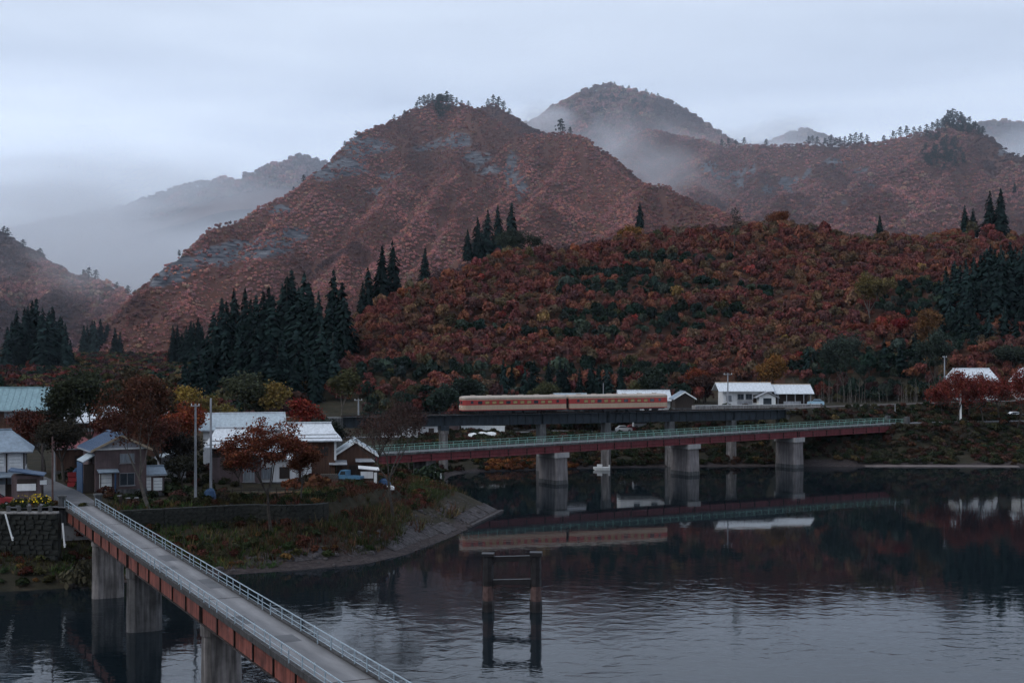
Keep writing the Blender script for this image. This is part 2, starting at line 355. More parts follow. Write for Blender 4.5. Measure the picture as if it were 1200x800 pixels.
def hill_h(x, y):
    yc, zc = np.interp(x, HCX, HCY), np.interp(x, HCX, HCZ)
    y0 = 342 + 8 * np.sin(x * 0.03) + np.where(x > 40, 10, 0); z0 = 8.0 + 3 * sstep(30, 60, x)
    t = (y - y0) / (yc - y0); tt = np.clip(t, 0, 1)
    f = 0.85 * tt ** 0.9 + 0.15 * sstep(0, 1, tt)
    h = z0 + (zc - z0) * f
    h = np.where(t > 1, zc - 0.22 * (y - yc) * np.clip((zc - 12) / 30, 0, 1), h)
    h = h + (fbm(x / 26.0, y / 26.0, 5) - 0.5) * 9 * sstep(0.0, 0.25, t) * np.clip((zc - 10) / 30, 0.15, 1)
    return np.where(t < 0, -50, np.maximum(h, 7.0))
def vil_d(x, y, d): return d * (1 + 0.42 * sstep(-33, -24, x) * sstep(216, 200, y))
def near_h(x, y):
    d = shore_dist(x, y)
    far = np.interp(d, [-60, -6, 0, 4, 12, 30, 60, 110], [-6, -1.5, 0, 1.0, 3.0, 5.0, 6.2, 8.0])
    vil = np.interp(vil_d(x, y, d), [-60, -6, 0, 3, 12.5, 13.5, 14.3, 30, 80], [-6, -1.5, 0, 0.5, 4.2, 4.4, 6.2, 7.0, 8.0])
    lef = np.interp(d, [-60, -6, 0, 9.5, 10.3, 40, 90], [-6, -1.5, 0, 3.9, 7.4, 7.5, 8.5])
    wl_ = sstep(-46.5, -49.5, x); wf = sstep(232, 268, y)
    # towards the tip of the point the terrace dies out into the sloping revetment
    tipw = sstep(190, 214, y) * (1 - wf) * sstep(-24, -14, x)
    vil = vil * (1 - tipw) + np.interp(d, [-60, -6, 0, 1.0, 8, 16, 30], [-6, -1.5, 0, 0.3, 3.6, 4.6, 6.0]) * tipw
    h = vil * (1 - wf) + far * wf
    h = h * (1 - wl_) + (lef * (1 - wf) + far * wf) * wl_
    nz_ = (fbm(x / 7.0, y / 7.0, 3) - 0.5)
    h = h + nz_ * 0.8 * sstep(0.5, 4, d) * np.where(d < 12, 1, 0.25)
    # railway embankment left and right of the viaduct and the station plateau
    ry = rail_y(x); dr = np.abs(y - ry)
    emb = 11.55 - np.maximum(dr - 3.2, 0) / 1.5
    wemb = np.maximum(sstep(-30, -40, x), sstep(56, 60, x))
    h = np.maximum(h, np.where(wemb > 0.02, emb * wemb + (1 - wemb) * -50, -50))
    front = np.where(x < 57, 321.0, ry + 1.0)
    pl = 11.5 - np.maximum(front - y, 0) / 1.3 - np.maximum(38 - x, 0) / 1.5
    pl = np.where(y > 320 - 0 * x, pl, pl); h = np.maximum(h, np.where(y < 372, pl, -50))
    # the riverside road shelf on the right
    shelf = 8.05 - np.maximum(road_y(x) - y - 3.0, 0) / 1.1 - np.maximum(84 - x, 0) / 1.2 + (nz_ * 1.6) * sstep(3, 6, np.abs(y - road_y(x)))
    h = np.maximum(h, np.where(x > 60, shelf, -50))
    h = np.where((y > 268) & (x > -30), np.minimum(h, np.maximum(d, 0) * np.where(np.abs(y - ry) < 7, 1.9, 0.8) + 0.25 + np.minimum(d, 0) * 0.3), h)
    return h, d
def road_y(x): return np.interp(x, [80, 92, 110, 140, 200, 420], [313, 316, 322, 331, 343, 356.0])
def total_h(x, y):
    h, d = near_h(x, y); return np.maximum(h, hill_h(x, y)), d
def gh(x, y):
    h, _ = total_h(np.array([float(x)]), np.array([float(y)])); return float(h[0])

def grid_mesh(name, x0, x1, y0, y1, step, fn, mat_, attrs=None):
    xs = np.linspace(x0, x1, int(round((x1 - x0) / step)) + 1); ys = np.linspace(y0, y1, int(round((y1 - y0) / step)) + 1)
    X, Y = np.meshgrid(xs, ys); r = fn(X, Y); Z = r[0] if isinstance(r, tuple) else r
    nx, ny = len(xs), len(ys); v = np.stack([X, Y, Z], -1).reshape(-1, 3)
    i = np.arange(nx - 1)[None, :] + nx * np.arange(ny - 1)[:, None]; i = i.ravel()
    f = np.stack([i, i + 1, i + nx + 1, i + nx], -1)
    me = np_mesh(name, v, f, mat_, True)
    if attrs:
        for k, a in attrs(X, Y, Z, r).items():
            at_ = me.attributes.new(k, 'FLOAT', 'POINT'); at_.data.foreach_set('value', np.asarray(a, np.float32).ravel())
    return obj(name, me)

# ------------------------------------------------------------------ setting: ground, river, banks, hills
me = np_mesh('ground', [(-9000, -3000, -8), (9000, -3000, -8), (9000, 12000, -8), (-9000, 12000, -8)], [(0, 1, 2, 3)], M['floor'])
tag(obj('ground', me), kind='structure')
me = np_mesh('river', [(-420, -20, 0), (430, -20, 0), (430, 340, 0), (-420, 340, 0)], [(0, 1, 2, 3)], M['water'])
tag(obj('river', me), kind='structure')
def bank_attr(X, Y, Z, r):
    d = r[1]; n_ = fbm(X / 5.0, Y / 5.0, 9)
    mud = sstep(5.0, 1.0, d + (n_ - 0.5) * 5) * sstep(1.9, 1.1, Z) * sstep(-50, -44, X)
    return {'mud': mud}
tag(grid_mesh('river_bank', -260, 330, 140, 372, 1.25, total_h, M['bank'], bank_attr), kind='structure')
tag(grid_mesh('wooded_hill', -330, 520, 368, 640, 4.0, lambda x, y: np.maximum(hill_h(x, y), np.where(y < 375, near_h(x, y)[0], -50)), M['floor']), kind='structure')
def nearbank(x, y): return np.interp(y, [-120, -20, 4, 34, 60], [60, 29, 24.4, -1, -6]) + (fbm(x / 9, y / 9, 4) - 0.5) * 1.5
tag(grid_mesh('near_bank', -260, 260, -120, 60, 4.0, nearbank, M['floor']), kind='structure')

def ridge_fn(ridges, base, noise_amp=6, nscale=60.0, seed=1):
    segs = []
    for pts, slope in ridges:
        P = [at(*p) for p in pts]
        for a, b in zip(P[:-1], P[1:]): segs.append((a, b, slope))
    def fn(x, y):
        h = np.full(np.shape(x), float(base))
        wx = x + (fbm(x / 70.0, y / 70.0, seed + 40, 3) - 0.5) * 34; wy = y + (fbm(x / 70.0, y / 70.0, seed + 50, 3) - 0.5) * 34
        for a, b, s in segs:
            dx, dy = b.x - a.x, b.y - a.y; L = dx * dx + dy * dy + 1e-9
            t = np.clip(((wx - a.x) * dx + (wy - a.y) * dy) / L, 0, 1)
            dist = np.hypot(wx - a.x - t * dx, wy - a.y - t * dy)
            h = np.maximum(h, a.z + t * (b.z - a.z) - s * dist ** 1.0)
        n_ = fbm(x / nscale, y / nscale, seed, 5) - 0.5
        rg_ = (1 - np.abs(2 * fbm(wx / (nscale * 1.9), wy / (nscale * 1.9), seed + 70, 2) - 1)) + 0.5 * (1 - np.abs(2 * fbm(wx / (nscale * 0.9), wy / (nscale * 0.9), seed + 80, 2) - 1))
        return h + (n_ * noise_amp * 1.0 + (rg_ - 1.28) * noise_amp * 1.25) * np.clip((h - base) / 50, 0, 1)
    return fn

main_fn = ridge_fn([
    ([(40, 445, 850), (110, 420, 900), (160, 352, 950), (205, 306, 1000), (250, 272, 1050), (330, 222, 1150), (400, 176, 1230), (460, 136, 1300), (500, 113, 1350), (530, 120, 1330), (570, 134, 1300), (600, 149, 1280),
      (640, 153, 1260), (658, 151, 1250), (690, 163, 1220), (720, 189, 1160), (760, 211, 1110), (800, 231, 1060), (850, 251, 1010), (885, 265, 980), (930, 292, 950)], 0.92),
    ([(530, 122, 1400), (560, 128, 1440), (585, 121, 1470), (610, 140, 1500), (645, 168, 1530)], 0.7),
    ([(500, 114, 1350), (478, 190, 1240), (430, 265, 1090), (385, 330, 960)], 0.85),
    ([(600, 150, 1280), (575, 205, 1180), (535, 258, 1080), (500, 310, 960)], 0.85),
    ([(460, 137, 1300), (395, 205, 1200), (325, 275, 1090), (255, 350, 970)], 0.85),
    ([(690, 164, 1220), (655, 212, 1120), (605, 262, 1020), (570, 300, 940)], 0.75),
    ([(330, 222, 1150), (270, 290, 1040), (215, 355, 950)], 0.9),
    ([(760, 212, 1110), (735, 250, 1010), (710, 280, 930)], 0.8), ([(540, 122, 1330), (545, 180, 1230), (500, 245, 1110), (455, 300, 990)], 0.9), ([(400, 177, 1230), (350, 235, 1130), (290, 310, 1000)], 0.95), ([(640, 154, 1260), (625, 200, 1170), (580, 250, 1060)], 0.9)], 14, 8, 60.0, 21)
right_fn = ridge_fn([
    ([(800, 200, 1800), (850, 166, 1760), (900, 170, 1700), (960, 168, 1650), (1000, 168, 1600), (1050, 165, 1550), (1090, 152, 1500), (1118, 136, 1480), (1150, 156, 1450), (1200, 180, 1400), (1300, 205, 1350), (1420, 230, 1300)], 0.9),
    ([(1118, 137, 1480), (1070, 195, 1360), (1010, 240, 1230), (960, 280, 1120)], 0.75),
    ([(1000, 169, 1600), (950, 210, 1470), (905, 250, 1330), (860, 290, 1200)], 0.75),
    ([(850, 167, 1760), (825, 205, 1620), (800, 250, 1480)], 0.7),
    ([(1200, 181, 1400), (1150, 235, 1270), (1090, 285, 1120)], 0.75),
    ([(1300, 206, 1350), (1250, 255, 1200), (1200, 300, 1080)], 0.8), ([(1050, 166, 1550), (1010, 205, 1430), (960, 250, 1300), (915, 290, 1180)], 0.85), ([(900, 171, 1700), (880, 210, 1580), (840, 260, 1420)], 0.8), ([(755, 150, 1990), (800, 162, 1900), (850, 167, 1760)], 0.7), ([(755, 150, 1990), (745, 205, 1800), (735, 250, 1620)], 0.7), ([(800, 163, 1900), (790, 215, 1720), (770, 262, 1540)], 0.75), ([(1150, 157, 1450), (1115, 205, 1340), (1050, 265, 1180)], 0.85)], 14, 8, 65.0, 33)
peak_fn = ridge_fn([
    ([(560, 175, 2350), (620, 150, 2330), (652, 132, 2320), (690, 108, 2300), (720, 100, 2300), (758, 110, 2280), (800, 132, 2240), (845, 158, 2200), (900, 185, 2150)], 0.6),
    ([(720, 101, 2300), (735, 160, 2100), (760, 215, 1950)], 0.7), ([(690, 110, 2300), (670, 170, 2120), (650, 220, 1980)], 0.7)], 20, 8, 80.0, 45)
left_fn = ridge_fn([
    ([(-220, 180, 1500), (-80, 225, 1430), (0, 272, 1380), (30, 292, 1350), (62, 313, 1320), (100, 328, 1290), (140, 350, 1240), (165, 382, 1180), (190, 425, 1120)], 0.65),
    ([(0, 273, 1380), (-20, 340, 1200), (-40, 390, 1050)], 0.8), ([(62, 314, 1320), (50, 360, 1180), (20, 405, 1040)], 0.8), ([(-80, 226, 1430), (-110, 330, 1200)], 0.8)], 16, 5, 55.0, 57)
farleft_fn = ridge_fn([
    ([(-260, 300, 3100), (-100, 290, 3100), (0, 275, 3050), (95, 254, 3000), (150, 246, 3000), (195, 226, 3000), (235, 217, 3000), (290, 209, 3000), (325, 193, 3000), (350, 186, 3000), (380, 193, 3000), (430, 205, 3000), (520, 230, 3000)], 0.5)], 20, 3, 90.0, 63)
farright_fn = ridge_fn([
    ([(860, 190, 3500), (900, 172, 3500), (940, 150, 3500), (975, 170, 3500), (1020, 172, 3450), (1080, 160, 3400), (1140, 148, 3300), (1165, 142, 3300), (1200, 150, 3300), (1300, 150, 3300)], 0.5)], 20, 8, 90.0, 71)
rear_fn = ridge_fn([([(520, 330, 640), (565, 306, 660), (640, 296, 680), (700, 288, 690), (760, 276, 700), (850, 268, 710), (900, 262, 715), (960, 262, 720), (1010, 285, 720), (1100, 300, 720)], 0.5)], 12, 3, 30.0, 77)

# bare rock faces on the mountains (px, py, half-width, half-height) resolved to map areas where the slopes are bare
ROCK = [(425, 172, 32, 13), (405, 195, 28, 12), (380, 205, 20, 8), (345, 205, 8, 6), (535, 165, 22, 9), (560, 185, 18, 9), (500, 175, 18, 5), (600, 200, 9, 24), (612, 222, 7, 20), (300, 292, 42, 11), (340, 275, 26, 9), (255, 300, 32, 11), (215, 308, 24, 9), (200, 320, 24, 12), (185, 330, 18, 8),
        (455, 205, 16, 5), (330, 245, 14, 5), (570, 200, 20, 6), (440, 225, 12, 4)]
ROCK_R = [(830, 195, 10, 8), (925, 215, 12, 7), (945, 205, 9, 5), (900, 222, 10, 6), (1022, 218, 6, 4), (1175, 178, 16, 4), (975, 190, 18, 4), (1005, 200, 12, 4), (850, 205, 16, 5), (880, 200, 12, 5), (990, 235, 5, 4), (925, 225, 6, 3), (870, 215, 10, 6)]
def rock_mask(X, Y, Z, rocks):
    px_ = X / Y * F + 600; py_ = 400 - (Z - H) / Y * F; m_ = np.zeros(X.shape)
    for (a, b, w, h_) in rocks:
        m_ = np.maximum(m_, np.exp(-(((px_ - a) / w) ** 2 + ((py_ - b) / h_) ** 2) * 1.1))
    n_ = fbm(X / 30.0, Z / 9.0, 91, 4)
    return np.clip(m_ * 1.35 + (n_ - 0.5) * 0.7 * (m_ > 0.1), 0, 1)
tag(grid_mesh('mountain', -640, 420, 780, 1660, 7.0, main_fn, M['mount'], lambda X, Y, Z, r: {'rock': rock_mask(X, Y, Z, ROCK)}), kind='structure')
tag(grid_mesh('mountain', 40, 1150, 1000, 2010, 8.0, right_fn, M['mount'], lambda X, Y, Z, r: {'rock': rock_mask(X, Y, Z, ROCK_R)}), kind='structure')
tag(grid_mesh('mountain', -250, 620, 1850, 2700, 12.0, peak_fn, M['mount']), kind='structure')
tag(grid_mesh('hill', -1150, -200, 900, 1700, 9.0, left_fn, M['mount']), kind='structure')
tag(grid_mesh('mountain', -2000, 200, 2750, 3400, 16.0, farleft_fn, M['mount']), kind='structure')
tag(grid_mesh('mountain', 350, 1900, 3000, 3800, 16.0, farright_fn, M['mount']), kind='structure')
tag(grid_mesh('hill', -80, 330, 560, 820, 5.0, rear_fn, M['floor']), kind='structure')
def valley(x, y): return np.interp(y, [366, 500, 800, 1000, 3000], [8.5, 11, 15, 16, 24]) + (fbm(x / 60, y / 60, 8) - 0.5) * 4
tag(grid_mesh('valley_floor', -1400, 1100, 366, 3000, 20.0, valley, M['floor']), kind='structure')

# ------------------------------------------------------------------ foliage prototypes
def leaf_quads(c, nrm, size, rnd, aspect=0.6):
    """c (n,3) centres, nrm (n,3) rough normals -> rhombic leaf faces"""
    n = len(c); nrm = nrm + rnd.normal(0, 0.33, (n, 3)); nrm /= np.linalg.norm(nrm, axis=1, keepdims=True) + 1e-9
    a = rnd.normal(0, 1, (n, 3)); u = np.cross(nrm, a); u /= np.linalg.norm(u, axis=1, keepdims=True) + 1e-9; w = np.cross(nrm, u)
    s = (np.asarray(size) * np.ones(n) * rnd.uniform(0.65, 1.35, n))[:, None]
    v = np.stack([c - u * s, c - w * s * aspect, c + u * s, c + w * s * aspect], 1).reshape(-1, 3)
    return v, np.arange(4 * n).reshape(n, 4)
def sph(n, rnd):
    p = rnd.normal(0, 1, (n, 3)); return p / (np.linalg.norm(p, axis=1, keepdims=True) + 1e-9)
def crown_np(seed, nclump, nleaf, leaf, shape=(1, 1, 0.85), clump=(0.3, 0.5)):
    """unit crown (radius about 1, standing on z=0..2*shape z) of leaf clumps"""
    rnd = np.random.default_rng(seed); V, Fs, k = [], [], 0
    d = sph(nclump, rnd); d[:, 2] = np.abs(d[:, 2]) * 1.1 - 0.35; rr = rnd.uniform(0.45, 0.8, (nclump, 1)); cc = d * rr * np.array(shape)
    cc = np.vstack([cc, [[0, 0, 0]]]); cr_ = np.append(rnd.uniform(*clump, nclump), 0.62)
    for i in range(len(cc)):
        n_ = nleaf if i < nclump else nleaf * 2
        s = sph(n_, rnd); s[:, 2] = np.where(s[:, 2] < -0.45, -s[:, 2], s[:, 2])
        c = cc[i] + s * cr_[i] * rnd.uniform(0.75, 1.08, (n_, 1)) * np.array((1, 1, 0.85))
        v, f = leaf_quads(c, s, leaf, rnd, 0.7); V.append(v); Fs.append(f + k); k += len(v)
    v = np.vstack(V); v[:, 2] += shape[2] * 0.75
    return v, np.vstack(Fs)
def crown_mesh(name, *a, **k):
    v, f = crown_np(*a, **k); return np_mesh(name, v, f, M['fol'])
HILL_CROWNS = [crown_mesh('hill_crown', 100 + i, 14, 26, 0.155, (1, 1, 0.8 + 0.1 * (i % 3))) for i in range(7)]
FAR_CROWNS = [crown_mesh('far_crown', 200 + i, 6, 11, 0.34, (1, 1, 0.85)) for i in range(5)]
BUSH_CROWNS = [crown_mesh('bush_crown', 300 + i, 9, 22, 0.17, (1, 1, 0.6)) for i in range(4)]
def tree_trunk_mesh(seed):
    r_ = random.Random(seed); b = MB(); b.tube((0, 0, -0.6), (0.03, 0, 0.5), 0.085, 0.06, 6)
    for k in range(4):
        a = k * 1.6 + r_.random(); b.tube((0.03, 0, 0.35 + 0.08 * k), (0.45 * math.cos(a), 0.45 * math.sin(a), 0.9 + 0.1 * k), 0.04, 0.012, 5)
    return b.mesh('hill_trunk', M['bark'])
HILL_TRUNKS = [tree_trunk_mesh(i) for i in range(3)]

def cedar_np(seed, h, R_, n_=620):
    rnd = np.random.default_rng(seed); V, Fs, k = [], [], 0
    lean = rnd.normal(0, 0.01, 2); side = rnd.uniform(0, 6.28)
    for i in range(n_):
        t = 0.05 + 0.95 * (1 - math.sqrt(1 - (i + rnd.random()) / n_)) ** 0.92; t = min(t, 0.992); a = rnd.uniform(0, 6.283)
        prof = R_ * ((1 - t) ** 0.70) * (1.0 if t > 0.15 else 0.6 + 2.6 * t) + 0.10
        rr = prof * rnd.uniform(0.55, 1.1) * (1 + 0.16 * math.sin(a * 2 + side + 9 * t) + 0.10 * math.sin(23 * t + a))
        u = np.array((math.cos(a), math.sin(a), 0)); w = np.array((-math.sin(a), math.cos(a), 0)); c0 = np.array((lean[0] * t * h, lean[1] * t * h, t * h))
        ln = 0.75 + 0.55 * prof / R_ * rnd.uniform(0.7, 1.4); droop = ln * rnd.uniform(0.5, 1.1); wd = ln * rnd.uniform(0.35, 0.6)
        p0 = c0 + u * max(rr - ln, 0.02) + np.array((0, 0, ln * 0.55)); tip = c0 + u * rr + np.array((0, 0, -droop * 0.8)); mid = c0 + u * (rr - ln * 0.35)
        V += [p0, mid - w * wd + (0, 0, -droop * 0.25), tip, mid + w * wd + (0, 0, -droop * 0.2)]; Fs.append((k, k + 1, k + 2, k + 3)); k += 4
    for j in range(5):
        a = j * 1.25; u = np.array((math.cos(a), math.sin(a), 0)) * 0.16; c0 = np.array((lean[0] * h, lean[1] * h, h * 0.955))
        V += [c0 - u + (0, 0, -0.2), c0 + u * 2 + (0, 0, -0.5), c0 + u + (0, 0, 0.1), c0 + (0, 0, h * 0.05)]; Fs.append((k, k + 1, k + 2, k + 3)); k += 4
    return np.array(V, float), np.array(Fs)
def cedar_meshes(seed, ratio):
    v, f = cedar_np(seed, 1.0 * 24, 24 * ratio); return np_mesh('cedar_crown', v / 24.0, f, M['fol'])
CEDARS = [cedar_meshes(400 + i, 0.135 + 0.013 * (i % 4)) for i in range(7)]
_b = MB(); _b.tube((0, 0, -0.05), (0, 0, 0.45), 0.013, 0.010, 7); _b.tube((0, 0, 0.45), (0, 0, 0.97), 0.010, 0.002, 7); CEDAR_TRUNK = _b.mesh('cedar_trunk', M['bark'])
def pine_np(seed):
    """ridge pine, unit height, flat tufted crown"""
    rnd = np.random.default_rng(seed); V, Fs, k = [], [], 0
    for i in range(11):
        t = 0.22 + 0.74 * i / 10; r_ = 0.40 * (1.05 - t) ** 0.7 * (0.75 + 0.4 * rnd.random()) + 0.05; a = i * 2.4 + rnd.random(); c = np.array((math.cos(a) * r_ * 0.6, math.sin(a) * r_ * 0.6, t))
        s = sph(20, rnd); s[:, 2] = np.abs(s[:, 2])
        v, f = leaf_quads(c + s * np.array((r_ * 0.75, r_ * 0.75, 0.09)), s, 0.065, rnd, 0.6); V.append(v); Fs.append(f + k); k += len(v)
    return np.vstack(V), np.vstack(Fs)
PINES = [np_mesh('pine_crown', *pine_np(500 + i), M['fol']) for i in range(5)]
_b = MB(); _b.tube((0, 0, -0.15), (0.01, 0, 0.98), 0.022, 0.006, 6); PINE_TRUNK = _b.mesh('pine_trunk', M['bark'])

RUST, REDB, ORAN, OCHR, PURP = (0.112, 0.037, 0.029), (0.080, 0.026, 0.025), (0.145, 0.056, 0.030), (0.108, 0.070, 0.036), (0.058, 0.030, 0.029)
DGRN, OLIV, GGRN, CRIM = (0.018, 0.029, 0.023), (0.058, 0.054, 0.029), (0.042, 0.054, 0.042), (0.20, 0.030, 0.022)
CEDG = (0.0125, 0.0225, 0.0215)

# ------------------------------------------------------------------ scatter by geometry nodes (for what nobody could count)
SRC = 0
def scatter(name, P, sc, tint, protos, label, cat, zs=None, kind='stuff', seed=1):
    global SRC; SRC += 1
    n = len(P); rnd = np.random.default_rng(seed)
    coll = bpy.data.collections.new("foliage_source_%d" % SRC)
    for i, me_ in enumerate(protos):
        o_ = bpy.data.objects.new("foliage_source_%d_%02d" % (SRC, i), me_); coll.objects.link(o_)
    me_ = bpy.data.meshes.new(name); me_.vertices.add(n); me_.vertices.foreach_set('co', np.asarray(P, np.float32).ravel())
    def att(nm, typ, arr, key):
        a_ = me_.attributes.new(nm, typ, 'POINT'); a_.data.foreach_set(key, np.ascontiguousarray(arr).ravel())
    s3 = np.stack([sc, sc, sc * (zs if zs is not None else 1)], -1).astype(np.float32)
    att('scl', 'FLOAT_VECTOR', s3, 'vector')
    att('rot', 'FLOAT_VECTOR', np.stack([rnd.normal(0, 0.06, n), rnd.normal(0, 0.06, n), rnd.uniform(0, 6.283, n)], -1).astype(np.float32), 'vector')
    att('pick', 'INT', rnd.integers(0, len(protos), n).astype(np.int32), 'value')
    att('tint', 'FLOAT_VECTOR', np.asarray(tint, np.float32), 'vector')
    o = obj(name, me_); tag(o, label, cat, kind=kind)
    ng = bpy.data.node_groups.new(name + '_scatter', 'GeometryNodeTree')
    ng.interface.new_socket('Geometry', in_out='INPUT', socket_type='NodeSocketGeometry'); ng.interface.new_socket('Geometry', in_out='OUTPUT', socket_type='NodeSocketGeometry')
    nn, ll = ng.nodes, ng.links
    gi, go = nn.new('NodeGroupInput'), nn.new('NodeGroupOutput'); iop = nn.new('GeometryNodeInstanceOnPoints'); ci = nn.new('GeometryNodeCollectionInfo')
    ci.inputs['Collection'].default_value = coll; ci.inputs['Separate Children'].default_value = True; ci.inputs['Reset Children'].default_value = True
    def na(nm, dt):
        q = nn.new('GeometryNodeInputNamedAttribute'); q.data_type = dt; q.inputs['Name'].default_value = nm; return q.outputs['Attribute']
    e2r = nn.new('FunctionNodeEulerToRotation'); ll.new(na('rot', 'FLOAT_VECTOR'), e2r.inputs[0])
    iop.inputs['Pick Instance'].default_value = True
    ll.new(gi.outputs[0], iop.inputs['Points']); ll.new(ci.outputs[0], iop.inputs['Instance']); ll.new(na('pick', 'INT'), iop.inputs['Instance Index'])
    ll.new(e2r.outputs[0], iop.inputs['Rotation']); ll.new(na('scl', 'FLOAT_VECTOR'), iop.inputs['Scale']); ll.new(iop.outputs[0], go.inputs[0])
    md = o.modifiers.new('scatter', 'NODES'); md.node_group = ng
    return o
def jitter_grid(x0, x1, y0, y1, s, seed):
    rnd = np.random.default_rng(seed); xs = np.arange(x0, x1, s); ys = np.arange(y0, y1, s * 0.87)
    X, Y = np.meshgrid(xs, ys); X = X + (np.arange(len(ys)) % 2)[:, None] * s / 2
    return (X + rnd.uniform(-0.4, 0.4, X.shape) * s).ravel(), (Y + rnd.uniform(-0.4, 0.4, Y.shape) * s).ravel()
def visible(X, Y, Z, top, margin=8.0, frame=(-140, 1340)):
    """keep what stands above the skyline of what is nearer (with room to spare for other viewpoints)"""
    px_ = X / Y * F + 600; pb = 400 - (Z - H) / Y * F; pt = 400 - (Z + top - H) / Y * F
    order = np.argsort(Y); hor = np.full(800, 900.0); keep = np.zeros(len(X), bool); b = np.clip(((px_ + 400) / 2.5).astype(int), 0, 799)
    inside = (px_ > frame[0]) & (px_ < frame[1])
    for i in order:
        if not inside[i]: continue
        k = b[i]
        if pt[i] < hor[k] + margin: keep[i] = True
        if pb[i] < hor[k]: hor[k] = pb[i]
    return keep
def pal(n, choices, weights, rnd, jit=0.38):
    c = np.array(choices)[rnd.choice(len(choices), n, p=np.array(weights) / sum(weights))]
    return c * rnd.uniform(1 - jit, 1 + jit, (n, 1)) * (1 + rnd.normal(0, 0.06, (n, 3)))

def mountain_trees(name, fn, box, step, size, rocks, label, seed, weights=(5, 3, 2, 1.2, 3, 0.5), protos=None, tintmul=2.35):
    rnd = np.random.default_rng(seed); X, Y = jitter_grid(*box, step, seed); Z = fn(X, Y)
    k = visible(X, Y, Z, 4.0); X, Y, Z = X[k], Y[k], Z[k]
    if rocks is not None:
        m_ = rock_mask(X, Y, Z, rocks); k = (rnd.random(len(X)) > m_ * 0.86) | (fbm(X / 16.0, Z / 4.0, 5, 3) > 0.57); X, Y, Z = X[k], Y[k], Z[k]
    sc = size * np.clip(rnd.lognormal(-0.06, 0.24, len(X)), 0.5, 1.7); t = pal(len(X), [RUST, REDB, ORAN, OCHR, PURP, OLIV], weights, rnd, 0.24)
    reg = fbm(X / 90.0, Y / 90.0, seed, 3)[:, None]; r2_ = fbm(X / 26.0, Y / 38.0, seed + 9, 3)[:, None]; t = (t * 0.6 + 0.4 * np.array((0.135, 0.076, 0.072))) * (0.45 + 0.55 * reg + 0.75 * sstep(0.3, 0.7, r2_)) * tintmul
    g_ = fbm(X / 130.0, Y / 130.0, seed + 3, 3); cool = sstep(0.55, 0.75, g_)[:, None]; t = t * (1 - cool) + np.array((0.10, 0.062, 0.062)) * cool
    return scatter(name, np.stack([X, Y, Z - 0.6], -1), sc, t, protos or FAR_CROWNS, label, 'woods', seed=seed)
mountain_trees('mountain_woods', main_fn, (-640, 420, 790, 1560), 3.0, 1.4, ROCK, 'rust brown autumn woods covering the big central mountain', 1001)
mountain_trees('mountain_woods', right_fn, (60, 1150, 1020, 1995), 4.1, 1.95, ROCK_R, 'purple brown autumn woods covering the long right hand mountain', 1002, (4, 3, 1.4, 1, 4.5, 1))
mountain_trees('mountain_woods', peak_fn, (-200, 600, 1950, 2450), 8.5, 5.2, None, 'grey brown woods on the misty peak behind the central mountain', 1003, (2, 2, 0.5, 0.5, 5, 3))
mountain_trees('hill_woods', left_fn, (-1100, -230, 950, 1560), 5.0, 3.1, None, 'rust brown woods on the misty hill at the left edge', 1004, (4, 3, 2, 1.4, 3, 1.2))
mountain_trees('mountain_woods', farleft_fn, (-1900, 150, 2850, 3150), 13.0, 8.0, None, 'pale fog veiled woods on the far left ridge', 1005, (1, 1, 0.3, 0.3, 5, 4))
mountain_trees('mountain_woods', farright_fn, (400, 1850, 3050, 3600), 14.0, 8.5, None, 'pale woods on the faint ridge beyond the right mountain', 1006, (1, 1, 0.3, 0.3, 5, 4))
mountain_trees('hill_woods', rear_fn, (-80, 330, 600, 760), 4.2, 2.8, None, 'grey green woods on the low ridge behind the red hill', 1007, (1.2, 0.8, 0.4, 0.8, 1.5, 8), HILL_CROWNS, 1.1)

# ------------------------------------------------------------------ tree things
def tree_thing(name, x, y, z, crown_me, trunk_me, s, zs, tint, label, group, rz=None, cat='tree', lift=0.0):
    o = empty(name, (x, y, z), R.uniform(0, 6.28) if rz is None else rz, label, cat, group)
    t = obj('trunk', trunk_me, o); t.scale = (s, s, s * zs)
    c = obj('crown', crown_me, o); c.scale = (s, s, s * zs); c.location = (0, 0, lift); c['tint'] = [float(q) for q in tint]
    return o

# lower wooded hill: the nearest 300 trees singly, the rest as one mass
rnd = np.random.default_rng(77)
X, Y = jitter_grid(-75, 330, 348, 520, 3.25, 78)
Z = hill_h(X, Y); yc = np.interp(X, HCX, HCY)
k = (Y < yc + 16) & (Z > 8.5) & (X > -58 + (np.clip(400 - Y, 0, 60)) * 0.25) ; X, Y, Z = X[k], Y[k], Z[k]
px_ = X / Y * F + 600; py_ = 400 - (Z - H) / Y * F
k = visible(X, Y, Z, 4.0, 10) & ~((py_ > 448) & (px_ > 800)); X, Y, Z, px_, py_ = X[k], Y[k], Z[k], px_[k], py_[k]; yc = np.interp(X, HCX, HCY)
n = len(X)
t = pal(n, [RUST, REDB, ORAN, OCHR, PURP, OLIV], (5, 3.0, 2.8, 2.2, 2.4, 2.6), rnd, 0.3)
reg = fbm(X / 22.0, Y / 22.0, 12, 3)
r2_ = fbm(X / 34.0, Y / 34.0, 15, 3)[:, None]; t = t * 0.6 + 0.4 * (np.array((0.118, 0.046, 0.031)) * (1 - r2_) + np.array((0.085, 0.038, 0.029)) * r2_) * rnd.uniform(0.75, 1.25, (n, 1))
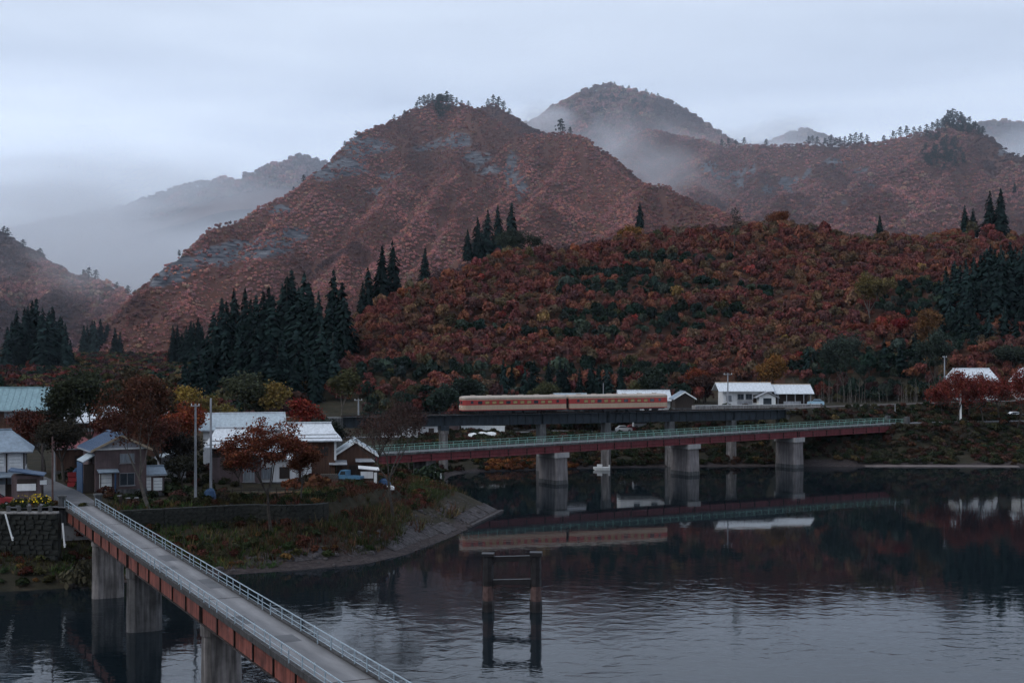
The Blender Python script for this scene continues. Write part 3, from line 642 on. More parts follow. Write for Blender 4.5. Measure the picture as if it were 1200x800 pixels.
# evergreen bands, colour darkened to read as shadows in the folds of the hill, and dark firs at its foot
band = np.zeros(n)
for (a, b, w, h_) in [(790, 308, 75, 7), (700, 325, 70, 7), (760, 342, 130, 9), (830, 372, 60, 7), (720, 376, 90, 9), (790, 392, 60, 8), (690, 398, 60, 7), (560, 388, 45, 6), (630, 398, 45, 7), (890, 345, 30, 8), (650, 440, 190, 11), (1080, 360, 60, 26), (1120, 395, 50, 25), (1010, 432, 110, 18), (760, 440, 60, 10), (470, 440, 70, 12)]:
    band = np.maximum(band, np.exp(-(((px_ - a) / w) ** 2 + ((py_ - b) / h_) ** 2)))
green = rnd.random(n) < sstep(0.36, 0.62, band + (reg - 0.5) * 0.5)
t[green] = pal(int(green.sum()), [DGRN, OLIV, GGRN], (6, 0.8, 1.2), rnd)
crest = (Y > yc - 8) & (rnd.random(n) < 0.5); t[crest & ~green] = pal(int((crest & ~green).sum()), [RUST, ORAN, OCHR, OLIV], (3, 3, 1.2, 1.5), rnd)
spot = rnd.random(n) < 0.012; t[spot] = pal(int(spot.sum()), [(0.16, 0.035, 0.026), ORAN, (0.15, 0.085, 0.034)], (2, 2, 1), rnd)
sc = np.clip(1.5 * rnd.lognormal(0, 0.26, n), 0.95, 2.7); zs = rnd.uniform(1.0, 1.45, n)
t = np.where(green[:, None], t, t * np.array((1.36, 1.42, 1.50))); app = sc / Y; app[(px_ < 10) | (px_ > 1190) | (py_ > 468)] = 0
idx = np.argsort(-app)[:300]; single = np.zeros(n, bool); single[idx] = True
def tint_word(c):
    if c[1] > c[0]: return 'dark green evergreen'
    if c[0] > 0.19 and c[1] < 0.28 * c[0]: return 'bright red'
    if c[1] > 0.5 * c[0]: return 'ochre' if c[0] > 0.1 else 'olive'
    if c[0] > 0.20: return 'orange'
    return 'rust red' if c[0] > 0.14 else 'dark russet'
for i in idx:
    w = tint_word(t[i]); g = ('evergreen' if 'green' in w else w) + ' trees on the lower hill'
    tree_thing('hillside_tree', X[i], Y[i], Z[i] - 0.3, HILL_CROWNS[i % 7], HILL_TRUNKS[i % 3], sc[i], zs[i], t[i], w + ' broadleaf tree low on the wooded hill behind the railway', g, lift=sc[i] * 0.25)
k = ~single
scatter('hillside_woods', np.stack([X[k], Y[k], Z[k] + 0.2], -1), sc[k], t[k], HILL_CROWNS, 'mass of rust red autumn trees covering the upper wooded hill', 'woods', zs=zs[k], seed=79)

ORD = 'first second third fourth fifth sixth seventh eighth ninth tenth eleventh twelfth thirteenth fourteenth fifteenth sixteenth seventeenth eighteenth nineteenth twentieth twenty-first twenty-second twenty-third twenty-fourth twenty-fifth'.split()
# cedars
def cedar(px, py_top, Y, h, i, label, group, x=None):
    X_ = gx(px, Y); zt = gz(py_top, Y)
    o = empty('cedar_tree', (X_, Y, zt - h), R.uniform(0, 6.28), label, 'tree', group)
    tr = obj('trunk', CEDAR_TRUNK, o); tr.scale = (h, h, h)
    c = obj('crown', CEDARS[i % 7], o); wd = R.uniform(1.25, 1.7); c.scale = (h * wd, h * wd, h); f_ = R.uniform(0.7, 1.5); c['tint'] = [q * f_ for q in CEDG]
    return o
grove = [(216, 418, 372, 15), (228, 400, 376, 17), (241, 392, 374, 18), (252, 365, 398, 22), (259, 348, 420, 24), (268, 352, 410, 24), (276, 338, 425, 26), (285, 336, 420, 26), (293, 350, 405, 24), (300, 345, 415, 25), (308, 340, 400, 26), (316, 334, 420, 27), (322, 345, 395, 25), (329, 332, 415, 27),
         (336, 322, 410, 29), (343, 316, 420, 30), (349, 335, 390, 26), (355, 318, 405, 29), (361, 330, 385, 27), (367, 336, 395, 26), (372, 342, 380, 24), (392, 316, 390, 29), (399, 330, 385, 26), (384, 345, 372, 24), (404, 348, 380, 24),
         (246, 398, 366, 17), (262, 385, 368, 19), (280, 378, 366, 20), (298, 382, 362, 19), (315, 375, 364, 20), (332, 388, 358, 18), (347, 372, 362, 21), (360, 395, 355, 17), (375, 380, 360, 20), (390, 388, 358, 19), (222, 432, 362, 13), (238, 425, 358, 14), (325, 402, 350, 15), (346, 405, 348, 15), (368, 408, 348, 15), (400, 395, 366, 17)]
for row, part in (('back', sorted(grove[:25])), ('front', sorted(grove[25:]))):
    for i, (a, b, c, d) in enumerate(part): cedar(a, b, c, d, i, '%s cedar from the left in the %s row of the big left grove' % (ORD[i], row), 'cedars of the big left grove')
for i, (a, b, c, d, l) in enumerate([(432, 312, 470, 17, 'slim cedar at the left of the clump at the hill shoulder'), (447, 287, 470, 21, 'tall pointed cedar in the middle of the hill shoulder clump'), (462, 281, 475, 22, 'tallest rightmost cedar of the hill shoulder clump'), (424, 330, 465, 14, 'short cedar at the foot of the hill shoulder clump'),
                                    (497, 290, 490, 15, 'single dark cedar standing alone right of the hill shoulder clump'), (548, 268, 600, 14, 'leftmost small cedar of the ridge top clump'), (560, 254, 610, 20, 'second cedar from the left in the ridge top clump'), (571, 245, 620, 24, 'third cedar from the left in the ridge top clump'),
                                    (584, 240, 620, 26, 'second cedar from the right in the ridge top clump'), (598, 237, 620, 27, 'rightmost tall cedar of the ridge top clump'), (750, 236, 640, 13, 'lone pointed cedar on the crest above the middle of the hill'), (1031, 251, 560, 8, 'small lone cedar on the crest right of the misty peak'),
                                    (1131, 240, 560, 13, 'left cedar of the lower pair on the right crest'), (1141, 244, 555, 12, 'right cedar of the lower pair on the right crest'), (1160, 223, 570, 19, 'left cedar of the taller pair on the right crest'), (1172, 220, 565, 20, 'right cedar of the taller pair on the right crest'),
                                    (1189, 213, 1150, 9, 'tiny cedar on the mountain slope at the right edge')]):
    cedar(a, b, c, d, i + 3, l, None)
rg = [(1108, 312, 425, 20), (1118, 305, 430, 22), (1130, 318, 415, 21), (1142, 300, 430, 24), (1153, 290, 440, 27), (1163, 286, 445, 28), (1172, 296, 430, 26), (1183, 283, 440, 28), (1194, 300, 425, 25), (1204, 290, 435, 27), (1136, 335, 400, 20), (1150, 328, 405, 22), (1166, 330, 400, 22), (1180, 325, 405, 23), (1197, 335, 398, 21), (1112, 345, 400, 17), (1125, 352, 392, 17), (1143, 360, 385, 17), (1160, 362, 385, 17), (1176, 358, 388, 18), (1192, 365, 384, 17), (1207, 360, 386, 18), (1218, 305, 430, 25), (1102, 362, 395, 14), (1072, 385, 380, 14), (1035, 395, 374, 14), (1056, 402, 370, 12), (946, 405, 374, 13)]
rg2 = [(1100 + i * 4.6 + R.uniform(-2, 2), np.interp(i, [0, 6, 12, 24], [335, 312, 296, 292]) + R.uniform(-8, 14), 418 + R.uniform(-14, 14), 23 + R.uniform(-2, 3)) for i in range(24)]
for i, (a, b, c, d) in enumerate(rg[:24] + rg2): cedar(a, b, c, d, i + 1, 'tall dark cedar in the grove at the right edge above the white roof', 'cedars of the right grove')
for (a, b, c, d), l in zip(rg[24:], ['dark fir in the foot of the hill left of the right grove', 'dark fir above the dry stalks right of the station', 'low dark fir between the grey green trees right of the station', 'slim dark fir just behind the right end of the station roof']): cedar(a, b, c, d, 2, l, None)
for i in range(16):   # left distant grove
    a = 8 + i * 4.9 + R.uniform(-2, 2); b = [385, 372, 366, 380, 362, 358, 355, 352, 370, 362, 366, 360, 368, 372, 380, 395][i]; cedar(a, b + R.uniform(-3, 3), 640 + R.uniform(-25, 25), 29 - (b - 352) * 0.18, i, ORD[i] + ' cedar from the left in the far grove at the left edge', 'cedars of the far left grove')
for i in range(9):
    cedar(96 + i * 5.5 + R.uniform(-2, 2), 372 + abs(i - 3) * 3 + R.uniform(-4, 4), 900 + R.uniform(-30, 30), 24, i, ORD[i] + ' hazy cedar from the left in the small grove beyond the far left grove', 'cedars of the hazy valley grove')
for i in range(8):
    cedar(203 + i * 5.0, 388 + R.uniform(-14, 10) - i * 2, 640 + R.uniform(-20, 20), 18, i, ORD[i] + ' hazy cedar from the left behind the big grove', 'cedars behind the big grove')
for i in range(12):   # the dark belt at the hill foot behind the train
    cedar(590 + i * 12.5 + R.uniform(-4, 4), 424 + R.uniform(-6, 8), 352 + R.uniform(-3, 3), 10.5, i, ORD[i] + ' young cedar from the left in the belt behind the train', 'young cedars behind the train')

# pines along the mountain ridges
def ridge_pine(px, Y, fn, hpx, i, label, group, dz=0.0):
    ys = np.linspace(Y - 60, Y + 60, 25); zz = fn((px - 600.0) / F * ys, ys); pyv = (zz - H) / ys; k_ = int(np.argmax(pyv)); y_ = float(ys[k_]); z_ = float(zz[k_])
    h = hpx * y_ / F
    o = empty('ridge_pine', (gx(px, y_), y_, z_ - 0.5), R.uniform(0, 6.28), label, 'tree', group)
    tr = obj('trunk', PINE_TRUNK, o); tr.scale = (h, h, h); c = obj('crown', PINES[i % 5], o); c.scale = (h * 0.9, h * 0.9, h); c['tint'] = [0.022, 0.034, 0.030]
for i, (a, hp) in enumerate([(488, 10), (492, 14), (497, 15), (502, 14), (507, 13), (513, 12), (518, 14), (524, 17), (529, 15), (535, 10), (541, 9), (549, 9), (474, 8), (462, 8), (417, 9), (404, 8)]): ridge_pine(a, 1340 if a > 470 else 1270, main_fn, hp * 0.8, i, 'dark pine on the summit ridge of the central mountain', 'pines on the central summit')
for i, (a, hp) in enumerate([(572, 9), (578, 12), (584, 13), (590, 12), (597, 8)]): ridge_pine(a, 1465, main_fn, hp, i, ORD[i] + ' hazy pine from the left on the knob right of the central summit', 'pines on the second knob')
for i, (a, hp, l) in enumerate([(356, 10, 'lone flat topped pine on the left skyline of the central mountain'), (344, 6, 'small pine left of the flat topped skyline pine'), (270, 5, 'tiny shrub pine midway down the left skyline'), (210, 8, 'pine low on the left skyline of the central mountain'), (657, 17, 'round dark pine on the right shoulder of the central mountain'), (668, 9, 'small pine just right of the round shoulder pine')]):
    ridge_pine(a, {356: 1180, 344: 1165, 270: 1075, 210: 1005}.get(a, 1250), main_fn, hp, i, l, None)
for i, a in enumerate([948, 952, 958, 967, 974, 980, 984, 990, 997, 1003, 1009, 1016, 1036, 1047, 1055, 1063, 1071, 1078, 1086, 1093, 1099, 1104, 1108, 1112, 1117, 1121, 1126, 1131, 1136, 1141, 1147, 1152, 862, 854, 846, 872]): ridge_pine(a, np.interp(a, [850, 900, 1000, 1118, 1200], [1760, 1700, 1600, 1480, 1400]), right_fn, R.uniform(8, 13) + (4 if 1098 < a < 1130 else 0), i, 'dark pine on the long ridge of the right mountain', 'pines on the right ridge')
ridge_pine(898, 1700, right_fn, 9, 2, 'lone umbrella shaped pine on the saddle of the right ridge', None)
for i in range(18): ridge_pine(672 + i * 8.5 + R.uniform(-3, 3), 2290, peak_fn, R.uniform(5, 8), i, ORD[i] + ' hazy pine from the left on the skyline of the misty peak', 'pines on the misty peak')
for i, a in enumerate([4, 9, 27, 98, 104, 112, 137, 150, 158, 47]): ridge_pine(a, np.interp(a, [0, 60, 140, 190], [1380, 1320, 1240, 1130]), left_fn, R.uniform(8, 14), i, 'hazy pine on the skyline of the left hill', 'pines on the left hill')
# dark pine patches on the upper slopes
def pine_patch(fn, px, py, Yr, n_, spread, label, group):
    for i in range(n_):
        a = px + R.gauss(0, spread[0]); b = py + R.gauss(0, spread[1]); ys = np.linspace(Yr[0], Yr[1], 90); X_ = (a - 600) / F * ys; zz = fn(X_, ys); pv = 400 - (zz - H) / ys * F
        k_ = np.argmin(np.abs(pv - b) + (np.maximum.accumulate(-pv) + pv > 2) * 50); h = R.uniform(7, 11) * ys[k_] / F
        o = empty('slope_pine', (float(X_[k_]), float(ys[k_]), float(zz[k_]) - 0.5), R.uniform(0, 6), label, 'tree', group)
        tr = obj('trunk', PINE_TRUNK, o); tr.scale = (h,) * 3; c = obj('crown', PINES[i % 5], o); c.scale = (h * 1.1, h * 1.1, h); c['tint'] = [0.020, 0.032, 0.028]
pine_patch(right_fn, 1105, 182, (1250, 1500), 55, (13, 9), 'dark pine in the patch below the right summit', 'pines in the right slope patch')
pine_patch(right_fn, 1122, 148, (1380, 1500), 26, (12, 5), 'dark pine around the right summit', 'pines on the right summit')
pine_patch(main_fn, 518, 128, (1200, 1370), 22, (5, 9), 'dark pine in the streak below the central summit', 'pines below the central summit')
pine_patch(peak_fn, 720, 125, (2050, 2320), 26, (22, 9), 'hazy pine high on the misty peak', 'pines high on the misty peak')

# ------------------------------------------------------------------ haze and mist
def vol_box(name, c, d, label, cat):
    b = MB(); b.box(c, d); me_ = b.mesh(name, HAZE); o = obj(name, me_); return tag(o, label, cat, kind='stuff')
HAZE = bpy.data.materials.new('haze_air'); HAZE.use_nodes = True
_n, _l = HAZE.node_tree.nodes, HAZE.node_tree.links; _n.clear()
_v = N(_n, 'ShaderNodeVolumePrincipled'); _v.inputs['Color'].default_value = (0.74, 0.85, 1.0, 1); _v.inputs['Density'].default_value = 0.000032; _v.inputs['Anisotropy'].default_value = 0.6
_o = N(_n, 'ShaderNodeOutputMaterial'); _l.new(_v.outputs[0], _o.inputs['Volume'])
haze = MB().box((0, 1800, 215), (9600, 4400, 450)).build('haze', HAZE); tag(haze, 'thin blue grey haze filling the valley air', 'haze', kind='stuff')

def mist(name, c, r, dens, label, seed, nscale=1.6, thr=0.42):
    m = bpy.data.materials.new(name); m.use_nodes = True; n, l = m.node_tree.nodes, m.node_tree.links; n.clear()
    tcn = N(n, 'ShaderNodeTexCoord')
    ln = N(n, 'ShaderNodeVectorMath', operation='LENGTH'); l.new(tcn.outputs['Object'], ln.inputs[0])
    fall = N(n, 'ShaderNodeMapRange'); fall.interpolation_type = 'SMOOTHSTEP'; fall.inputs['From Min'].default_value = 1.0; fall.inputs['From Max'].default_value = 0.15
    nb = N(n, 'ShaderNodeTexNoise'); nb.inputs['Scale'].default_value = 1.5; nb.inputs['Detail'].default_value = 3; mb_ = N(n, 'ShaderNodeMapping'); mb_.inputs['Location'].default_value = (seed * 5.1, 0, seed * 2.2); l.new(tcn.outputs['Object'], mb_.inputs['Vector']); l.new(mb_.outputs[0], nb.inputs['Vector'])
    ma = N(n, 'ShaderNodeMath', operation='MULTIPLY_ADD'); ma.inputs[1].default_value = 1.5; ma.inputs[2].default_value = -0.55; l.new(nb.outputs['Fac'], ma.inputs[0])
    mx2 = N(n, 'ShaderNodeMath', operation='MAXIMUM'); mx2.inputs[1].default_value = 0.0; l.new(ma.outputs[0], mx2.inputs[0])
    ad = N(n, 'ShaderNodeMath', operation='ADD'); l.new(ln.outputs['Value'], ad.inputs[0]); l.new(mx2.outputs[0], ad.inputs[1]); l.new(ad.outputs[0], fall.inputs['Value'])
    mpn = N(n, 'ShaderNodeMapping'); mpn.inputs['Location'].default_value = (seed * 3.7, seed * 1.3, 0); l.new(tcn.outputs['Object'], mpn.inputs['Vector'])
    ns = N(n, 'ShaderNodeTexNoise'); ns.inputs['Scale'].default_value = nscale; ns.inputs['Detail'].default_value = 5; ns.inputs['Roughness'].default_value = 0.58; ns.inputs['Distortion'].default_value = 0.7
    l.new(mpn.outputs[0], ns.inputs['Vector'])
    mr = N(n, 'ShaderNodeMapRange'); mr.inputs['From Min'].default_value = thr; mr.inputs['From Max'].default_value = thr + 0.28; l.new(ns.outputs['Fac'], mr.inputs['Value'])
    ml = N(n, 'ShaderNodeMath', operation='MULTIPLY'); l.new(fall.outputs[0], ml.inputs[0]); l.new(mr.outputs[0], ml.inputs[1])
    m2 = N(n, 'ShaderNodeMath', operation='MULTIPLY'); m2.inputs[1].default_value = dens; l.new(ml.outputs[0], m2.inputs[0])
    v = N(n, 'ShaderNodeVolumePrincipled'); v.inputs['Color'].default_value = (0.985, 0.99, 1.0, 1); l.new(m2.outputs[0], v.inputs['Density']); v.inputs['Anisotropy'].default_value = 0.62
    o = N(n, 'ShaderNodeOutputMaterial'); l.new(v.outputs[0], o.inputs['Volume'])
    b = MB(); rs = []
    for i in range(9):
        ph = math.pi * (i + 0.5) / 9; rs.append([(math.sin(ph) * math.cos(2 * math.pi * j / 14), math.sin(ph) * math.sin(2 * math.pi * j / 14), -math.cos(ph)) for j in range(14)])
    b.rings(rs); ob = b.build('mist_bank', m); ob.location = c; ob.scale = r
    return tag(ob, label, 'mist', kind='stuff')
_h2 = bpy.data.materials.new('mountain_mist_air'); _h2.use_nodes = True; _n, _l = _h2.node_tree.nodes, _h2.node_tree.links; _n.clear()
_v = N(_n, 'ShaderNodeVolumePrincipled'); _v.inputs['Color'].default_value = (0.88, 0.93, 1.0, 1); _v.inputs['Density'].default_value = 0.00024; _v.inputs['Anisotropy'].default_value = 0.62
_o = N(_n, 'ShaderNodeOutputMaterial'); _l.new(_v.outputs[0], _o.inputs['Volume'])
_b = MB(); _b.rings([[(math.sin(p) * math.cos(2 * math.pi * j / 40), math.sin(p) * math.sin(2 * math.pi * j / 40), -math.cos(p)) for j in range(40)] for p in [math.pi * (i + 0.5) / 24 for i in range(24)]])
_mm = _b.build('mist_bank', _h2, None, True); _mm.location = (60, 2250, 0); _mm.scale = (2600, 1420, 520); tag(_mm, 'thin even veil of blue mist over all the mountains', 'mist', kind='stuff')
mist('mist_left_valley', (gx(150, 2150), 2150, 130), (770, 600, 205), 0.020, 'bank of white fog filling the valley at the left', 1, 2.3, 0.36)
mist('mist_left_hill', (gx(95, 1180), 1180, 95), (150, 120, 75), 0.008, 'ragged mist drifting over the left hill', 6, 2.0, 0.40)
mist('mist_peak', (gx(770, 2050), 2050, 300), (170, 160, 95), 0.008, 'mist streaming along the misty peak', 7, 2.2, 0.40)
mist('mist_saddle', (gx(725, 1720), 1720, 190), (185, 260, 140), 0.015, 'wisp of mist rising between the central and right mountains', 2, 2.2, 0.36)
mist('mist_knob', (gx(625, 1700), 1700, 285), (85, 140, 42), 0.016, 'thin mist behind the knob of the central mountain', 3, 1.3, 0.30)
mist('mist_right', (gx(900, 2350), 2350, 330), (280, 240, 80), 0.013, 'mist hanging behind the right ridge', 4, 1.6, 0.30)
mist('mist_right_end', (gx(1190, 2300), 2300, 310), (220, 240, 85), 0.013, 'mist behind the right end of the right ridge', 5, 1.6, 0.30)

# ------------------------------------------------------------------ foreground road bridge
BR = empty('road_bridge', (-49.0, 161.5, 0), math.atan2(-0.9009, 0.4341), 'narrow red girder road bridge with pale blue railings running towards the camera', 'bridge')
DZ, HW, LEN = 7.45, 1.62, 142.0
MB().b2(0, LEN, -HW + 0.02, HW - 0.02, DZ - 0.28, DZ).build('deck', M['deck'], BR)
for s in (-1, 1):
    MB().b2(0, LEN, s * HW - 0.13, s * HW + 0.13, DZ - 0.285, DZ + 0.09).build('kerb', M['kerb_dark'], BR)
spans = [0, 17.5, 36.0, 64.0, 92.0, 120.0, LEN]
gme_cache = {}
for a, b in zip(spans[:-1], spans[1:]):
    for s in (-1, 1):
        y = s * (HW - 0.2)
        g = MB().b2(a + 0.15, b - 0.15, y - 0.02, y + 0.02, DZ - 1.62, DZ - 0.28)
        go = g.build('girder', M['red_oxide'], BR)
        MB().b2(a + 0.13, b - 0.13, y - 0.16, y + 0.16, DZ - 1.68, DZ - 1.621).build('bottom_flange', M['rust_dark'], go)
        n_ = max(3, int(round((b - a) / 4.4)))
        sm = MB().b2(-0.03, 0.03, -0.15, 0.15, DZ - 1.61, DZ - 0.29).mesh('stiffener', M['rust_dark'])
        for k in range(n_ + 1):
            st = obj('stiffener', sm, go, (a + 0.25 + (b - a - 0.5) * k / n_, y, 0))
pm = MB().b2(-0.032, 0.032, -0.032, 0.032, DZ + 0.08, DZ + 0.86).mesh('railing_post', M['rail_blue'])
for s in (-1, 1):
    for k in range(int(98 / 2.1) + 1): obj('railing_post', pm, BR, (0.4 + k * 2.1, s * (HW - 0.02), 0)).rotation_euler = (R.gauss(0, .012), R.gauss(0, .012), 0)
    for z, r_ in ((DZ + 0.88, 0.028), (DZ + 0.50, 0.018), (DZ + 0.24, 0.012)):
        MB().b2(0.2, LEN, s * (HW - 0.02) - r_, s * (HW - 0.02) + r_, z - r_, z + r_).build('rail', M['rail_blue'], BR)
    for z in (0.35,):
        pass
for x in spans[1:-1]: MB().b2(x - 0.07, x + 0.07, -HW + 0.14, HW - 0.14, DZ + 0.002, DZ + 0.008).build('expansion_joint', M['rust_dark'], BR)
for x, y0, y1, l_ in ((24.0, -1.2, -0.3, 2.6), (41.0, 0.1, 1.2, 3.5), (47.5, -1.3, 0.2, 1.6), (55.0, 0.3, 1.3, 4.5), (71.0, -1.2, -0.2, 3.0), (78.5, -0.4, 0.9, 2.2)): MB().b2(x, x + l_, y0, y1, DZ + 0.003, DZ + 0.009).build('patch', M['asphalt'], BR)
# piers
def wall_pier(name, parent, x, z0, z1, w, t, mat_, cap=0.5, capw=0.25, taper=0.12, rings=True):
    def ring(z, w_, t_, n=5):
        pts = []
        for sgn in (-1, 1):
            for i in range(n):
                a = math.pi * i / (n - 1) + (0 if sgn > 0 else math.pi)
                pts.append((x + math.cos(a) * t_ / 2, sgn * (w_ / 2 - t_ / 2) + math.sin(a) * t_ / 2, z))
        return pts
    b = MB(); hgt = z1 - z0
    b.rings([ring(z0, w + taper * 2, t + taper * 2), ring(z0 + hgt * 0.33, w + taper * 1.3, t + taper * 1.3), ring(z1 - cap, w, t)])
    p = b.build(name, mat_, parent)
    if cap:
        c = MB(); c.rings([ring(z1 - cap + 0.003, w + capw * 2, t + capw), ring(z1, w + capw * 2, t + capw)]); c.build('pier_cap', mat_, p)
    if rings:
        c = MB(); c.rings([ring(z0 - 0.01, w + taper * 2 + 0.35, t + taper * 2 + 0.35), ring(z0 + 1.35, w + taper * 1.9 + 0.3, t + taper * 1.9 + 0.3)]); c.build('pier_footing', M['concrete_dark'], p)
    return p
PIERM = mat('pier_concrete', (0.22, 0.20, 0.192), 0.92, 0.3, 0.7, 0.25, stain=0.6)
PIERL = mat('pier_concrete_pale', (0.21, 0.188, 0.185), 0.92, 0.2, 0.6, 0.2, stain=0.4); PIERC = mat('pier_cap_pale', (0.32, 0.31, 0.305), 0.92, 0.12, 0.6, 0.1, stain=0.15)
PIERD = mat('pier_concrete_old', (0.12, 0.115, 0.115), 0.92, 0.4, 0.7, 0.25, stain=0.6)
wall_pier('pier', BR, 17.5, -3, DZ - 1.7, 3.1, 1.0, PIERM, 0.4, 0.12)
wall_pier('pier', BR, 36.0, -3, DZ - 1.7, 3.1, 1.25, PIERD, 0.9, 0.1)
wall_pier('pier', BR, 64.0, -3, DZ - 1.7, 2.9, 1.1, PIERM, 0.9, 0.1)
wall_pier('pier', BR, 92.0, -3, DZ - 1.7, 2.9, 1.1, PIERM, 0.9, 0.1)
wall_pier('pier', BR, 120.0, -3, DZ - 1.7, 2.9, 1.1, PIERM, 0.9, 0.1)
for x in (36.0, 64.0):
    for y in (-1.3, 1.3): MB().b2(x - 0.25, x + 0.25, y - 0.25, y + 0.25, DZ - 1.697, DZ - 1.683).build('bearing', M['rust_dark'], BR)
MB().b2(-1.6, -0.003, -2.3, 2.3, -0.5, DZ - 0.02).build('abutment', M['concrete_dark'], BR)
for s in (-1, 1):
    b = MB().b2(-0.75, 0.05, s * 1.98 - 0.36, s * 1.98 + 0.36, DZ - 0.6, DZ + 1.15); b.b2(-0.85, 0.15, s * 1.98 - 0.46, s * 1.98 + 0.46, DZ + 1.153, DZ + 1.35); b.build('end_pillar', M['concrete_dark'], BR)

# village road behind the bridge
def strip(name, pts, w, mat_, dz=0.05, step=2.0, zfn=None):
    P = [Vector((p[0], p[1], 0)) for p in pts]; L = []
    for a, b in zip(P[:-1], P[1:]):
        n_ = max(1, int((b - a).length / step))
        for k in range(n_): L.append(a.lerp(b, k / n_))
    L.append(P[-1]); V, Fs = [], []
    for i, p in enumerate(L):
        d = (L[min(i + 1, len(L) - 1)] - L[max(i - 1, 0)]).normalized(); nr = Vector((-d.y, d.x, 0))
        for s in (-1, -0.33, 0.33, 1):
            q = p + nr * (w / 2) * s; z = zfn(q.x, q.y) if zfn else gh(q.x, q.y); V.append((q.x, q.y, z + dz))
    zz = [max(V[i * 4 + j][2] for j in range(4)) for i in range(len(L))]
    V = [(v[0], v[1], zz[i // 4]) for i, v in enumerate(V)]
    for i in range(len(L) - 1):
        for j in range(3): Fs.append((i * 4 + j, i * 4 + j + 1, i * 4 + 5 + j, i * 4 + 4 + j))
    return tag(obj(name, np_mesh(name, V, Fs, mat_, True)), kind='structure')
strip('road', [(-48.6, 160.6), (-52.5, 169), (-57, 178), (-62, 187), (-68, 197), (-75, 210)], 4.6, M['asphalt'], 0.10)
strip('pavement', [(-49.8, 163), (-62, 162.5), (-90, 162), (-130, 163)], 6.5, M['asphalt'], 0.06)
strip('path', [(-37, 182), (-32, 183.5), (-26.5, 186), (-23, 191)], 1.8, mat('dirt_path', (0.17, 0.10, 0.055), 0.95, 0.3, 0.8), 0.08)

# left riverside stone wall with kerb posts
W = empty('retaining_wall', (-90, 156.2, 0), 0, 'dark mossy stone retaining wall below the left riverside road', 'wall')
b = MB().b2(-42, 40.3, -0.5, 0.6, 2.0, 7.35); b.build('wall_face', M['stone_wall'], W)
MB().b2(-42, 40.2, -0.62, 0.25, 7.353, 7.55).build('coping', M['concrete'], W)
def rubble(seed, w_, h_):
    r_ = random.Random(seed); b = MB().box((0, 0, 0), (w_, 0.3, h_)); b.v = [(p[0] * r_.uniform(0.72, 1.05), p[1] + r_.uniform(-.05, .05), p[2] * r_.uniform(0.7, 1.05)) for p in b.v]; return b.mesh('stone', M['stone_wall'])
SW = (0.85, 0.6, 1.05, 0.7, 0.5, 0.95)
sm_ = [rubble(i, SW[i], (0.5, 0.55, 0.48, 0.6, 0.42, 0.52)[i]) for i in range(6)]
k = 0
for row in range(9):
    x = 2.0 + R.random()
    while x < 39.6:
        kk = R.randrange(6); w_ = SW[kk]
        st = obj('stone', sm_[kk], W, (x + w_ / 2, -0.55 - R.random() * 0.08, 2.6 + row * 0.55 + R.uniform(-.07, .07))); st.rotation_euler = (0, R.uniform(-0.2, 0.2), 0); x += w_ + 0.05; k += 1
kp_ = MB().b2(-0.17, 0.17, -0.17, 0.17, 7.553, 8.2).mesh('kerb_post', M['concrete_dark'])
for i in range(26): obj('kerb_post', kp_, W, (39.4 - i * 1.15, -0.3, 0))
for (px, y0, y1, dx, l) in [(10.5, 602, 630, 0.5, 'white pipe leaning on the stone wall at the left edge'), (73, 613, 638, 0.05, 'white pipe hanging beside the bridge end pillar')]:
    Y_ = 155.0; o = empty('drain_pipe', (gx(px, Y_), Y_, gz(y1, Y_)), 0, l, 'pipe')
    hh = gz(y0, Y_) - gz(y1, Y_); MB().tube((0.25 + dx * 0.3, 0, -0.3), (-dx, 0.25, hh), 0.10, None, 8).build('pipe', M['white_paint'], o)
    MB().tube((0.25 + dx * 0.28, 0, -0.1), (0.25 + dx * 0.2, 0.02, 0.12), 0.135, None, 8).build('collar', M['white_paint'], o)

# terrace wall between the lower grass slope and the houses
def terrace_wall():
    W2 = empty('terrace_wall', (0, 0, 0), 0, 'low dark dry stone wall along the terrace in front of the houses', 'wall')
    xs = np.linspace(-46, -14.5, 64); cur = []
    ys = np.linspace(150, 215, 400)
    for x in xs:
        xx_ = np.full(400, x); d = vil_d(xx_, ys, shore_dist(xx_, ys)); i = int(np.argmax(d > 12.6)); cur.append((x, ys[i]))
    cur = [c for c in cur if c[0] < -22.5]
    b = MB(); n_ = len(cur)
    for i in range(n_ - 1):
        a_, c_ = Vector((*cur[i], 0)), Vector((*cur[i + 1], 0)); d = (c_ - a_); L = d.length; ang = math.atan2(d.y, d.x); m_ = (a_ + c_) / 2
        b.box((m_.x, m_.y + 0.35, 4.75), (L + 0.02, 0.9, 3.1), ang)
    b.build('wall_face', M['stone_wall'], W2)
    k = 0
    for i in range(n_ - 1):
        a_, c_ = Vector((*cur[i], 0)), Vector((*cur[i + 1], 0)); d = (c_ - a_); L = d.length; ang = math.atan2(d.y, d.x); nr = Vector((d.y, -d.x, 0)).normalized(); m_ = (a_ + c_) / 2
        for row in range(4):
            st = obj('stone', sm_[R.randrange(6)], W2, (m_.x + nr.x * 0.16 + R.uniform(-.1, .1), m_.y + nr.y * 0.16 + 0.35 - 0.3, 4.35 + row * 0.5 + R.uniform(-.1, .1))); st.rotation_euler = (0, R.uniform(-.25, .25), ang); k += 1
terrace_wall()

